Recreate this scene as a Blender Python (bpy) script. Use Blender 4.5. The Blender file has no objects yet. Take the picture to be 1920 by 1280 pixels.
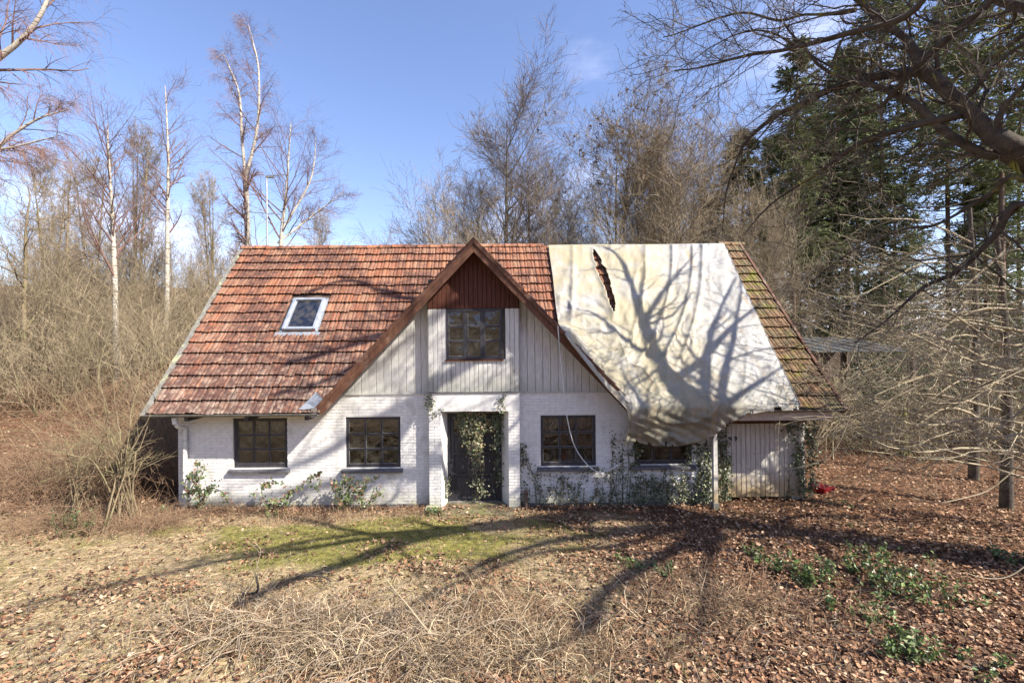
import bpy, math, random
import numpy as np
from mathutils import Vector, Matrix

# ------------------------------------------------------------------ camera, light, sky
scene = bpy.context.scene
COL = scene.collection
F = 856.0; CX = 912.0; CY = 640.0; ROLL = 0.0085
CAM = np.array([0.0, -10.0, 3.6])
cam_d = bpy.data.cameras.new('camera'); cam = bpy.data.objects.new('camera', cam_d); COL.objects.link(cam)
cam_d.sensor_width = 36; cam_d.lens = 36 * F / 1920; cam_d.shift_x = (960 - CX) / 1920
cam_d.clip_end = 2000; cam_d.clip_start = .05
cam.matrix_world = (Matrix.Translation(Vector(CAM)) @ Matrix.Rotation(ROLL, 4, 'Y') @ Matrix.Rotation(math.radians(90), 4, 'X'))
scene.camera = cam
SUN = np.array([.85, -.50, .86]); SUN = SUN / np.linalg.norm(SUN)
sl = bpy.data.lights.new('sun', 'SUN'); sl.energy = 5.0; sl.angle = math.radians(.55); sl.color = (1, .93, .82)
so = bpy.data.objects.new('sun', sl); COL.objects.link(so)
so.rotation_euler = Vector(SUN).to_track_quat('Z', 'Y').to_euler(); so.location = (20, -12, 22)
wd = bpy.data.worlds.new('World'); scene.world = wd; wd.use_nodes = True
def build_world():
    nt = wd.node_tree; nt.nodes.clear(); N = nt.nodes.new; L = nt.links.new
    out = N('ShaderNodeOutputWorld'); bg = N('ShaderNodeBackground'); sky = N('ShaderNodeTexSky')
    sky.sky_type = 'NISHITA'; sky.sun_disc = False
    sky.sun_elevation = math.asin(SUN[2]); sky.sun_rotation = math.atan2(SUN[0], SUN[1])
    sky.air_density = 1.1; sky.dust_density = .8; sky.ozone_density = 1.6; sky.altitude = 30
    tc = N('ShaderNodeTexCoord'); mp = N('ShaderNodeMapping'); mp.inputs['Scale'].default_value = (1, 1, 2.6)
    mp.inputs['Location'].default_value = (3.4, 1.7, .55)
    nz = N('ShaderNodeTexNoise'); nz.inputs['Scale'].default_value = 1.5; nz.inputs['Detail'].default_value = 7; nz.inputs['Roughness'].default_value = .55
    L(tc.outputs['Generated'], mp.inputs[0]); L(mp.outputs[0], nz.inputs['Vector'])
    sx = N('ShaderNodeSeparateXYZ'); L(tc.outputs['Generated'], sx.inputs[0])
    # more cloud low down, and towards the right
    a = N('ShaderNodeMath'); a.operation = 'MULTIPLY_ADD'; L(sx.outputs['X'], a.inputs[0]); a.inputs[1].default_value = .16; L(nz.outputs['Fac'], a.inputs[2])
    b = N('ShaderNodeMath'); b.operation = 'MULTIPLY_ADD'; L(sx.outputs['Z'], b.inputs[0]); b.inputs[1].default_value = -.14; L(a.outputs[0], b.inputs[2])
    r = N('ShaderNodeMapRange'); r.interpolation_type = 'SMOOTHSTEP'; L(b.outputs[0], r.inputs['Value'])
    r.inputs['From Min'].default_value = .47; r.inputs['From Max'].default_value = .76; r.inputs['To Max'].default_value = .9
    mx = N('ShaderNodeMix'); mx.data_type = 'RGBA'; L(r.outputs[0], mx.inputs['Factor']); L(sky.outputs[0], mx.inputs['A'])
    mx.inputs['B'].default_value = (8.2, 8.6, 9.2, 1)
    hs = N('ShaderNodeMix'); hs.data_type = 'RGBA'; hs.blend_type = 'MULTIPLY'; hs.inputs['Factor'].default_value = 1
    hs.inputs['B'].default_value = (1.02, .975, 1.14, 1); L(mx.outputs['Result'], hs.inputs['A'])
    L(hs.outputs['Result'], bg.inputs['Color']); bg.inputs['Strength'].default_value = .092
    L(bg.outputs[0], out.inputs[0])
build_world()
scene.view_settings.view_transform = 'Standard'; scene.view_settings.look = 'None'
scene.view_settings.gamma = 1; scene.view_settings.use_curve_mapping = False
scene.view_settings.exposure = 1.38
scene.render.engine = 'CYCLES'
try:
    scene.cycles.use_denoising = True; scene.cycles.max_bounces = 6; scene.cycles.transparent_max_bounces = 12
    scene.cycles.diffuse_bounces = 2; scene.cycles.sample_clamp_indirect = 6
except Exception: pass

def W(px, py, Y=0.0):
    """the point of the place that the photograph shows at (px, py), at depth Y"""
    u = px - CX; v = CY - py
    X = u * math.cos(ROLL) + v * math.sin(ROLL); Z = -u * math.sin(ROLL) + v * math.cos(ROLL)
    d = Y - CAM[1]
    return np.array([CAM[0] + X / F * d, Y, CAM[2] + Z / F * d])

# ------------------------------------------------------------------ small helpers
RG = np.random.default_rng(7)
def vnoise(x, y, seed=0):
    x = np.asarray(x, float); y = np.asarray(y, float)
    xi = np.floor(x).astype(np.int64); yi = np.floor(y).astype(np.int64); fx = x - xi; fy = y - yi
    def h(a, b):
        n = (a * 374761393 + b * 668265263 + seed * 974634777) & 0xffffffff
        n = ((n ^ (n >> 13)) * 1274126177) & 0xffffffff
        return ((n ^ (n >> 16)) & 0xffff) / 65535.0
    fx = fx * fx * (3 - 2 * fx); fy = fy * fy * (3 - 2 * fy)
    return (h(xi, yi) * (1 - fx) + h(xi + 1, yi) * fx) * (1 - fy) + (h(xi, yi + 1) * (1 - fx) + h(xi + 1, yi + 1) * fx) * fy
def fbm(x, y, oct=4, seed=0):
    s = 0; a = .5; t = 0
    for i in range(oct):
        s = s + a * vnoise(np.asarray(x) * 2 ** i, np.asarray(y) * 2 ** i, seed + i * 17); t += a; a *= .5
    return s / t
def sst(a, b, x):
    t = np.clip((np.asarray(x, float) - a) / (b - a), 0, 1); return t * t * (3 - 2 * t)

def mesh_np(name, V, Fs, mat=None, smooth=False, col=None):
    """V (n,3); Fs list of int arrays (m,k); col (n,3) point colours"""
    me = bpy.data.meshes.new(name)
    V = np.asarray(V, np.float32)
    Fs = [np.asarray(f, np.int32) for f in (Fs if isinstance(Fs, list) else [Fs]) if len(f)]
    me.vertices.add(len(V)); me.vertices.foreach_set('co', V.ravel())
    nl = sum(f.size for f in Fs); npoly = sum(len(f) for f in Fs)
    me.loops.add(nl); me.loops.foreach_set('vertex_index', np.concatenate([f.ravel() for f in Fs]))
    me.polygons.add(npoly)
    cnt = np.concatenate([np.full(len(f), f.shape[1], np.int32) for f in Fs])
    st = np.concatenate([[0], np.cumsum(cnt)[:-1]]).astype(np.int32)
    me.polygons.foreach_set('loop_start', st)
    try: me.polygons.foreach_set('loop_total', cnt)
    except Exception: pass
    me.polygons.foreach_set('use_smooth', np.full(npoly, smooth))
    if col is not None:
        ca = me.color_attributes.new('Col', 'FLOAT_COLOR', 'POINT')
        c4 = np.ones((len(V), 4), np.float32); c4[:, :3] = col; ca.data.foreach_set('color', c4.ravel())
    me.update(calc_edges=True); me.validate()
    if mat: me.materials.append(mat)
    return me
def link(name, me, parent=None, loc=None, rz=None):
    o = bpy.data.objects.new(name, me); COL.objects.link(o)
    if parent is not None: o.parent = parent
    if loc is not None: o.location = loc
    if rz is not None: o.rotation_euler[2] = rz
    return o
def tag(o, label=None, cat=None, group=None, kind=None):
    if label: o['label'] = label
    if cat: o['category'] = cat
    if group: o['group'] = group
    if kind: o['kind'] = kind
    return o
def empty(name, label, cat, loc=(0, 0, 0), rz=0, group=None):
    o = bpy.data.objects.new(name, None); COL.objects.link(o); o.location = loc; o.rotation_euler[2] = rz
    o.empty_display_size = .2
    return tag(o, label, cat, group)
def copy_tree(o, parent=None):
    c = o.copy(); COL.objects.link(c)
    if parent is not None: c.parent = parent
    for ch in KIDS.get(o.name, [k for k in o.children]): copy_tree(ch, c)
    return c
KIDS = {}
class MB:
    """collects boxes, quads and tubes into one mesh"""
    def __init__(s): s.V = []; s.F = []; s.n = 0
    def add(s, V, Fs):
        V = np.asarray(V, float).reshape(-1, 3)
        for f in (Fs if isinstance(Fs, list) else [Fs]): s.F.append(np.asarray(f) + s.n)
        s.V.append(V); s.n += len(V); return s
    def box(s, x0, x1, y0, y1, z0, z1, j=0):
        V = np.array([[x, y, z] for z in (z0, z1) for y in (y0, y1) for x in (x0, x1)], float)
        if j: V += RG.normal(0, j, V.shape)
        return s.add(V, np.array([[0, 2, 3, 1], [4, 5, 7, 6], [0, 1, 5, 4], [2, 6, 7, 3], [0, 4, 6, 2], [1, 3, 7, 5]]))
    def prism(s, pts, y0, y1):
        """outline pts [(x,z)] counter-clockwise seen from the front, extruded from y0 (front) to y1"""
        n = len(pts); V = [[x, y0, z] for x, z in pts] + [[x, y1, z] for x, z in pts]
        s.add(V, [np.array([list(range(n))]), np.array([list(range(2 * n - 1, n - 1, -1))]),
                  np.array([[i, i + n, (i + 1) % n + n, (i + 1) % n] for i in range(n)])]); return s
    def prismx(s, pts, x0, x1):
        n = len(pts); V = [[x0, y, z] for y, z in pts] + [[x1, y, z] for y, z in pts]
        s.add(V, [np.array([list(range(n))]), np.array([list(range(2 * n - 1, n - 1, -1))]),
                  np.array([[i, i + n, (i + 1) % n + n, (i + 1) % n] for i in range(n)])]); return s
    def tube(s, pts, r, n=8, cap=True):
        P = np.asarray(pts, float)[None]; R = np.broadcast_to(np.asarray(r, float), (P.shape[1],))[None]
        V, Q = tubes(P, R, n); s.add(V, Q)
        return s
    def mesh(s, name, mat, smooth=False):
        Fs = {}
        for f in s.F: Fs.setdefault(f.shape[1], []).append(f)
        return mesh_np(name, np.concatenate(s.V), [np.concatenate(v) for v in Fs.values()], mat, smooth)
    def build(s, name, mat, parent=None, smooth=False, bevel=0):
        o = link(name, s.mesh(name, mat, smooth), parent)
        if bevel:
            m = o.modifiers.new('bevel', 'BEVEL'); m.width = bevel; m.segments = 2; m.limit_method = 'ANGLE'
        return o

def tubes(P, R, n):
    """P (B,K,3) polylines, R (B,K) radii -> verts, quads"""
    B, K, _ = P.shape
    T = np.gradient(P, axis=1); T /= np.linalg.norm(T, axis=2, keepdims=True) + 1e-9
    m = np.abs(T.mean(1)); ref = np.eye(3)[np.argmin(m, axis=1)]
    A = np.cross(T, ref[:, None, :]); A /= np.linalg.norm(A, axis=2, keepdims=True) + 1e-9
    Bn = np.cross(T, A)
    th = np.arange(n) * 2 * np.pi / n
    V = P[:, :, None, :] + R[:, :, None, None] * (A[:, :, None, :] * np.cos(th)[None, None, :, None] + Bn[:, :, None, :] * np.sin(th)[None, None, :, None])
    V = V.reshape(-1, 3)
    b = np.arange(B)[:, None, None] * K * n; k = np.arange(K - 1)[None, :, None] * n; i = np.arange(n)[None, None, :]; i2 = (i + 1) % n
    Q = np.stack([b + k + i, b + k + n + i, b + k + n + i2, b + k + i2], -1).reshape(-1, 4)
    return V, Q[:, ::-1]

# ------------------------------------------------------------------ materials
def nodes(name):
    m = bpy.data.materials.new(name); m.use_nodes = True; nt = m.node_tree
    return m, nt, nt.nodes['Principled BSDF'], nt.nodes.new, nt.links.new
def rgba(c): return (c[0], c[1], c[2], 1)
def M(name, c1, c2=None, scale=5, rough=.8, bump=0, bscale=None, stretch=(1, 1, 1), c3=None, s3=1.0, t3=(.55, .65), spec=.3, coord='Object', lo=.35, hi=.65, metal=0, c3stretch=(1, 1, 1), detail=5):
    """colour c1..c2 by noise, patches of c3 by a second noise, noise bump"""
    m, nt, b, N, L = nodes(name)
    b.inputs['Roughness'].default_value = rough; b.inputs['Specular IOR Level'].default_value = spec; b.inputs['Metallic'].default_value = metal
    if coord == 'World':
        g = N('ShaderNodeNewGeometry'); co = g.outputs['Position']
    else:
        t = N('ShaderNodeTexCoord'); co = t.outputs[coord]
    def mapped(st):
        mp = N('ShaderNodeMapping'); mp.inputs['Scale'].default_value = st; L(co, mp.inputs[0]); return mp.outputs[0]
    def noise(sc, st, det=detail, rg=.6):
        n = N('ShaderNodeTexNoise'); n.inputs['Scale'].default_value = sc; n.inputs['Detail'].default_value = det; n.inputs['Roughness'].default_value = rg
        L(mapped(st), n.inputs['Vector']); return n.outputs['Fac']
    def rng_(v, a, c):
        r = N('ShaderNodeMapRange'); r.inputs['From Min'].default_value = a; r.inputs['From Max'].default_value = c; L(v, r.inputs['Value']); return r.outputs[0]
    def mix(f, a, c):
        x = N('ShaderNodeMix'); x.data_type = 'RGBA'; L(f, x.inputs['Factor'])
        for k, val in (('A', a), ('B', c)):
            if isinstance(val, (tuple, list)): x.inputs[k].default_value = rgba(val)
            else: L(val, x.inputs[k])
        return x.outputs['Result']
    cur = c1
    if c2 is not None: cur = mix(rng_(noise(scale, stretch), lo, hi), c1, c2)
    if c3 is not None: cur = mix(rng_(noise(s3, c3stretch), *t3), cur, c3)
    if isinstance(cur, (tuple, list)): b.inputs['Base Color'].default_value = rgba(cur)
    else: L(cur, b.inputs['Base Color'])
    if bump:
        bp = N('ShaderNodeBump'); bp.inputs['Strength'].default_value = min(1, bump); bp.inputs['Distance'].default_value = .02
        L(noise(bscale or scale * 3, stretch), bp.inputs['Height']); L(bp.outputs[0], b.inputs['Normal'])
    return m
def MV(name, rough=.8, mult=(1, 1, 1), trans=0, spec=.2, vary=None):
    """takes its colour from the point colours"""
    m, nt, b, N, L = nodes(name)
    a = N('ShaderNodeVertexColor'); a.layer_name = 'Col'
    L(a.outputs[0], b.inputs['Base Color']); b.inputs['Roughness'].default_value = rough; b.inputs['Specular IOR Level'].default_value = spec
    if trans:
        out = nt.nodes['Material Output']; t = N('ShaderNodeBsdfTranslucent'); mx = N('ShaderNodeMixShader'); mx.inputs[0].default_value = trans
        L(a.outputs[0], t.inputs['Color']); L(b.outputs[0], mx.inputs[1]); L(t.outputs[0], mx.inputs[2]); L(mx.outputs[0], out.inputs[0])
    return m
MAT = dict(
    brick=M('painted_brick', (.72, .71, .685), (.60, .59, .57), 9, .75, .35, 60, c3=(.34, .33, .28), s3=2.6, t3=(.56, .80), c3stretch=(1, 1, .8)),
    render=M('white_render', (.70, .69, .665), (.60, .59, .565), 6, .8, .3, 40, c3=(.55, .54, .49), s3=1.5, t3=(.6, .9)),
    mortar=M('painted_mortar', (.66, .65, .625), (.52, .51, .48), 12, .9, .3),
    siding=M('weathered_white_boards', (.62, .605, .575), (.48, .47, .44), 5, .75, .3, 50, stretch=(6, 6, .8), c3=(.22, .22, .19), s3=2.2, t3=(.57, .82), c3stretch=(5, 5, .6)),
    bayboard=M('white_bay_boards', (.62, .605, .575), (.48, .47, .445), 5, .75, .3, 50, stretch=(6, 6, .8), c3=(.18, .18, .15), s3=1.5, t3=(.56, .80), c3stretch=(4, 4, .8)),
    redboard=M('red_brown_boards', (.10, .030, .016), (.055, .017, .010), 7, .7, .3, 50, stretch=(8, 8, .7)),
    bargeboard=M('weathered_brown_board', (.13, .058, .033), (.07, .030, .018), 6, .75, .4, 40, stretch=(3, 3, 1), c3=(.26, .19, .14), s3=3, t3=(.55, .75)),
    doorboard=M('peeling_white_boards', (.58, .56, .52), (.45, .43, .39), 6, .75, .3, 60, stretch=(6, 6, .6), c3=(.17, .11, .07), s3=5, t3=(.63, .70), c3stretch=(7, 7, .5)),
    dark=M('dark_painted_wood', (.018, .017, .022), (.045, .042, .048), 8, .55, .3, 60, stretch=(4, 4, 1), spec=.4),
    sill=M('dark_grey_sill', (.075, .075, .085), (.13, .13, .135), 10, .5, .3, 40),
    plinth=M('dark_plinth', (.07, .07, .075), (.13, .125, .12), 8, .9, .4, c3=(.10, .11, .05), s3=3),
    gutter=M('dark_gutter', (.10, .10, .095), (.2, .19, .17), 8, .5, .2),
    pipe=M('white_plastic_pipe', (.62, .62, .60), (.52, .52, .49), 4, .4, .1, c3=(.4, .42, .33), s3=3, t3=(.6, .8)),
    lead=M('lead_flashing', (.20, .22, .25), (.32, .34, .37), 9, .5, .4, metal=.3),
    zinc=M('grey_metal', (.45, .48, .52), (.33, .36, .40), 6, .4, .1, metal=.5),
    concrete=M('lichen_mortar', (.20, .19, .17), (.12, .115, .095), 9, .9, .5, c3=(.30, .31, .17), s3=4),
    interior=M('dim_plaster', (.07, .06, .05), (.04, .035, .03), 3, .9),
    curtain=M('brown_curtain', (.24, .17, .11), (.15, .10, .07), 5, .95, .2, stretch=(8, 1, 1)),
    lace=M('lace_curtain', (.46, .43, .38), (.30, .27, .22), 9, .95, .2, stretch=(6, 1, 1)),
    steel=M('galvanised_steel', (.42, .43, .44), (.3, .31, .32), 5, .45, .1, metal=.7),
    redplastic=M('red_plastic', (.22, .008, .012), (.12, .006, .008), 5, .5, .05),
    rope=M('pale_cord', (.66, .68, .70), (.5, .52, .54), 5, .6),
    ivystem=M('ivy_stem', (.15, .12, .08), (.09, .07, .05), 9, .9),
    ironpost=M('rusted_iron', (.07, .055, .05), (.13, .08, .06), 9, .8, .3),
)
def glass():
    m, nt, b, N, L = nodes('old_window_glass')
    out = nt.nodes['Material Output']; tr = N('ShaderNodeBsdfTransparent'); gl = N('ShaderNodeBsdfGlossy'); gl.inputs['Roughness'].default_value = .015
    gl.inputs['Color'].default_value = (.9, .9, .92, 1); tr.inputs['Color'].default_value = (.66, .67, .66, 1)
    fr = N('ShaderNodeFresnel'); fr.inputs['IOR'].default_value = 1.7
    ad = N('ShaderNodeMath'); ad.operation = 'MULTIPLY_ADD'; ad.inputs[1].default_value = .62; ad.inputs[2].default_value = .01; ad.use_clamp = True
    t = N('ShaderNodeTexCoord'); n = N('ShaderNodeTexNoise'); n.inputs['Scale'].default_value = 4.5; bp = N('ShaderNodeBump'); bp.inputs['Strength'].default_value = .55; bp.inputs['Distance'].default_value = .05
    L(t.outputs['Object'], n.inputs['Vector']); L(n.outputs['Fac'], bp.inputs['Height']); L(bp.outputs[0], gl.inputs['Normal'])
    L(fr.outputs[0], ad.inputs[0]); mx = N('ShaderNodeMixShader'); L(ad.outputs[0], mx.inputs[0]); L(tr.outputs[0], mx.inputs[1]); L(gl.outputs[0], mx.inputs[2])
    di = N('ShaderNodeBsdfDiffuse'); di.inputs['Color'].default_value = (.30, .27, .22, 1)
    n2 = N('ShaderNodeTexNoise'); n2.inputs['Scale'].default_value = 7; n2.inputs['Detail'].default_value = 6; L(t.outputs['Object'], n2.inputs['Vector'])
    r = N('ShaderNodeMapRange'); r.inputs['From Min'].default_value = .4; r.inputs['From Max'].default_value = .8; r.inputs['To Max'].default_value = .16; r.inputs['To Min'].default_value = .0; L(n2.outputs['Fac'], r.inputs['Value'])
    m2 = N('ShaderNodeMixShader'); L(r.outputs[0], m2.inputs[0]); L(mx.outputs[0], m2.inputs[1]); L(di.outputs[0], m2.inputs[2]); L(m2.outputs[0], out.inputs[0])
    return m
MAT['glass'] = glass()
def tile_mat():
    """fired clay tiles: one random tone per tile, lichen and moss growing towards the right-hand end"""
    m, nt, b, N, L = nodes('clay_tile')
    g = N('ShaderNodeNewGeometry'); s = N('ShaderNodeSeparateXYZ'); L(g.outputs['Position'], s.inputs[0])
    def math_(op, a, c, d=None):
        k = N('ShaderNodeMath'); k.operation = op
        for i, v in enumerate((a, c, d)):
            if v is None: continue
            if isinstance(v, (int, float)): k.inputs[i].default_value = v
            else: L(v, k.inputs[i])
        return k.outputs[0]
    a = N('ShaderNodeAttribute'); a.attribute_name = 'Col'
    sc = N('ShaderNodeSeparateColor'); L(a.outputs['Color'], sc.inputs[0])
    oi = N('ShaderNodeObjectInfo')
    rnd = math_('FRACT', math_('ADD', sc.outputs[0], oi.outputs['Random']), None)
    rp = N('ShaderNodeValToRGB'); L(rnd, rp.inputs[0]); e = rp.color_ramp.elements
    e[0].position = 0; e[0].color = (.185, .062, .030, 1); e[1].position = 1; e[1].color = (.085, .031, .020, 1)
    for p, c in ((.2, (.165, .055, .029)), (.4, (.24, .095, .045)), (.55, (.13, .045, .027)), (.7, (.21, .115, .072)), (.85, (.165, .072, .044))):
        x = e.new(p); x.color = rgba(c)
    def noise(sc_, det=5, st=(1, 1, 1)):
        mp = N('ShaderNodeMapping'); mp.inputs['Scale'].default_value = st; L(g.outputs['Position'], mp.inputs[0])
        n = N('ShaderNodeTexNoise'); n.inputs['Scale'].default_value = sc_; n.inputs['Detail'].default_value = det; n.inputs['Roughness'].default_value = .65; L(mp.outputs[0], n.inputs['Vector']); return n.outputs['Fac']
    def rg(v, lo, hi, to=1.0):
        r = N('ShaderNodeMapRange'); r.inputs['From Min'].default_value = lo; r.inputs['From Max'].default_value = hi; r.inputs['To Max'].default_value = to; L(v, r.inputs['Value']); return r.outputs[0]
    def mix(f, A, B):
        x = N('ShaderNodeMix'); x.data_type = 'RGBA'; L(f, x.inputs['Factor'])
        for k, v in (('A', A), ('B', B)):
            if isinstance(v, tuple): x.inputs[k].default_value = rgba(v)
            else: L(v, x.inputs[k])
        return x.outputs['Result']
    X = s.outputs['X']; Z = s.outputs['Z']
    c = rp.outputs[0]
    c = mix(rg(noise(11, 3, (1, .10, .10)), .38, .62, .55), c, (.30, .16, .10))
    c = mix(rg(noise(13, 3, (1.1, .12, .12)), .53, .63, .8), c, (.10, .048, .034))
    # pale lichen bloom, strongest on the lower courses
    low = rg(Z, 4.6, 2.0)
    pale = math_('MULTIPLY', rg(math_('ADD', noise(4, 5, (3.0, .5, .5)), math_('MULTIPLY', low, .14)), .50, .66), math_('MULTIPLY_ADD', low, .62, .06))
    c = mix(pale, c, (.33, .285, .235))
    dk = math_('MULTIPLY', rg(math_('ADD', noise(.9, 4), math_('MULTIPLY', low, .13)), .47, .57), rg(noise(7, 5), .34, .56, .92)); c = mix(dk, c, (.07, .035, .028))
    gm = math_('MULTIPLY', rg(noise(15, 4), .62, .67), .9); c = mix(gm, c, (.05, .045, .018))
    # right-hand end: brown and mossy
    right = rg(X, 4.2, 4.9)
    old = mix(rg(noise(3, 5), .35, .65), (.17, .095, .052), (.115, .095, .052))
    c = mix(right, c, old)
    ms = math_('MULTIPLY', right, rg(math_('ADD', noise(1.9, 5), math_('MULTIPLY', noise(16, 3), .35)), .72, .84)); c = mix(ms, c, (.14, .135, .025))
    L(c, b.inputs['Base Color']); b.inputs['Roughness'].default_value = .85; b.inputs['Specular IOR Level'].default_value = .25
    bp = N('ShaderNodeBump'); bp.inputs['Strength'].default_value = .5; bp.inputs['Distance'].default_value = .01; L(noise(60, 4), bp.inputs['Height']); L(bp.outputs[0], b.inputs['Normal'])
    return m
MAT['tile'] = tile_mat()
def zdirt(m, z0, z1, c, amount=.8, nsc=3, nw=.5):
    """stain c that is strongest at height z0 and gone at z1, broken up by noise"""
    nt = m.node_tree; N = nt.nodes.new; L = nt.links.new; b = nt.nodes['Principled BSDF']
    src = b.inputs['Base Color'].links[0].from_socket
    g = N('ShaderNodeNewGeometry'); s = N('ShaderNodeSeparateXYZ'); L(g.outputs['Position'], s.inputs[0])
    n = N('ShaderNodeTexNoise'); n.inputs['Scale'].default_value = nsc; n.inputs['Detail'].default_value = 6; L(g.outputs['Position'], n.inputs['Vector'])
    a = N('ShaderNodeMath'); a.operation = 'MULTIPLY_ADD'; a.inputs[1].default_value = (z1 - z0) * nw * 2; L(n.outputs['Fac'], a.inputs[0]); L(s.outputs['Z'], a.inputs[2])
    r = N('ShaderNodeMapRange'); r.interpolation_type = 'SMOOTHSTEP'; off = (z1 - z0) * nw
    r.inputs['From Min'].default_value = z0 + off; r.inputs['From Max'].default_value = z1 + off
    r.inputs['To Min'].default_value = amount; r.inputs['To Max'].default_value = 0; L(a.outputs[0], r.inputs['Value'])
    x = N('ShaderNodeMix'); x.data_type = 'RGBA'; L(r.outputs[0], x.inputs['Factor']); L(src, x.inputs['A']); x.inputs['B'].default_value = rgba(c); L(x.outputs['Result'], b.inputs['Base Color'])
zdirt(MAT['doorboard'], .0, .8, (.40, .29, .14), .95, 4)
zdirt(MAT['bayboard'], 2.4, 3.2, (.23, .24, .20), .75, 5)
zdirt(MAT['siding'], 2.45, 2.9, (.33, .34, .30), .5, 5)
zdirt(MAT['brick'], -.1, .45, (.26, .27, .17), .8, 5)
zdirt(MAT['render'], -.1, .35, (.24, .25, .16), .75, 5)

# ------------------------------------------------------------------ ground
def H(x, y):
    x = np.asarray(x, float); y = np.asarray(y, float)
    h = .045 * np.clip(-1.5 - y, 0, 7)
    h = h + .42 * np.clip(-13 - y, 0, 24) * sst(0, 3, -12 - y)             # the bank behind the photographer
    up = sst(-7.2, -13, x) * (.20 * np.clip(y + 1, 0, 14) + .06 * np.clip(y - 13, 0, 20))
    far = sst(28, 120, y) * (9 - 6.5 * sst(-10, 60, x)) + sst(-25, -90, x) * sst(-10, 40, y) * 6
    h = h + up + far
    h = h + .10 * (fbm(x * .5, y * .5, 3, 3) - .5) * sst(.3, 2.0, np.maximum(np.abs(x) - 7, 0) + np.clip(-y - .2, 0, 4)) * 1.6
    return h
def ground_zone(x, y):
    """how much moss, straw and leaf litter lies at a spot"""
    n1 = fbm(x * .55, y * .9, 4, 11); n2 = fbm(x * 1.3 + 9, y * 1.7, 4, 5)
    moss = np.exp(-((x + 1.9) / 4.6) ** 2 - ((y + 1.9) / 1.35) ** 2) * 1.9 + .7 * np.exp(-((x + .2) / 1.0) ** 2 - ((y + .6) / .45) ** 2) + .4 * sst(-6, -8.5, x) * sst(-1, -2.5, y)
    moss = np.clip((moss * .8 + n1 * 1.5 + n2 * .8 - 1.86) * 2.6, 0, 1)
    straw = np.clip(sst(3.4, .4, x + (n2 - .5) * 3.5) * sst(.1, -1.0, y) * (.1 + 1.9 * fbm(x * .8, y * 1.1, 4, 23)), 0, 1)
    return moss, straw
def axis(lo, hi, fine0, fine1, step, grow=1.12):
    a = list(np.arange(fine0, fine1 + 1e-6, step)); s = step
    while a[-1] < hi: s *= grow; a.append(a[-1] + s)
    s = step; b = [fine0]
    while b[-1] > lo: s *= grow; b.append(b[-1] - s)
    return np.array(sorted(b[1:]) + a)
def build_ground():
    ax = axis(-420, 420, -12, 12, .14); ay = axis(-120, 650, -6.5, 3, .12)
    Xg, Yg = np.meshgrid(ax, ay); Z = H(Xg, Yg)
    m, s = ground_zone(Xg, Yg)
    near = sst(30, 8, np.hypot(Xg, Yg + 2))
    Z = Z + near * (.07 * (fbm(Xg * 2.2, Yg * 2.2, 3, 8) - .5) * sst(-.3, -1, Yg) + m * .05 * (fbm(Xg * 3, Yg * 3, 2, 4)))
    Z = Z - .05 * ((Xg > -6.6) & (Xg < 7) & (Yg > .15) & (Yg < 6.4))
    V = np.stack([Xg, Yg, Z], -1).reshape(-1, 3); ny, nx = Xg.shape
    i = np.arange(ny - 1)[:, None] * nx + np.arange(nx - 1)[None]
    Q = np.stack([i, i + 1, i + nx + 1, i + nx], -1).reshape(-1, 4)
    col = np.stack([m, s, np.zeros_like(m)], -1).reshape(-1, 3)
    mat, nt, b, N, L = nodes('forest_ground')
    a = N('ShaderNodeVertexColor'); a.layer_name = 'Col'; sc = N('ShaderNodeSeparateColor'); L(a.outputs[0], sc.inputs[0])
    g = N('ShaderNodeNewGeometry')
    def noise(s_, det=6, st=(1, 1, 1), rz=0):
        mp = N('ShaderNodeMapping'); mp.inputs['Scale'].default_value = st; mp.inputs['Rotation'].default_value = (0, 0, rz); L(g.outputs['Position'], mp.inputs[0])
        n = N('ShaderNodeTexNoise'); n.inputs['Scale'].default_value = s_; n.inputs['Detail'].default_value = det; n.inputs['Roughness'].default_value = .7; L(mp.outputs[0], n.inputs['Vector']); return n.outputs['Fac']
    def rg(v, lo, hi):
        r = N('ShaderNodeMapRange'); r.inputs['From Min'].default_value = lo; r.inputs['From Max'].default_value = hi; L(v, r.inputs['Value']); return r.outputs[0]
    def mix(f, A, B):
        x = N('ShaderNodeMix'); x.data_type = 'RGBA'; L(f, x.inputs['Factor'])
        for k, v in (('A', A), ('B', B)):
            if isinstance(v, tuple): x.inputs[k].default_value = rgba(v)
            else: L(v, x.inputs[k])
        return x.outputs['Result']
    leaf = mix(rg(noise(16, 5), .35, .65), (.055, .032, .02), (.20, .105, .06))
    leaf = mix(rg(noise(1.2, 5), .45, .7), leaf, (.13, .085, .05))
    straw = mix(rg(noise(14, 5, (.35, 1.6, 1), .5), .35, .65), (.15, .105, .055), (.50, .385, .24))
    moss = mix(rg(noise(8, 5), .35, .7), (.085, .08, .022), (.27, .245, .075))
    c = mix(rg(sc.outputs[1], .1, .7), leaf, straw); c = mix(rg(sc.outputs[0], .1, .8), c, moss)
    L(c, b.inputs['Base Color']); b.inputs['Roughness'].default_value = 1; b.inputs['Specular IOR Level'].default_value = .1
    bp = N('ShaderNodeBump'); bp.inputs['Strength'].default_value = 1; bp.inputs['Distance'].default_value = .04; L(noise(22, 5), bp.inputs['Height']); L(bp.outputs[0], b.inputs['Normal'])
    o = link('ground', mesh_np('ground', V, Q, mat, True, col)); tag(o, kind='structure')
build_ground()

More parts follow.
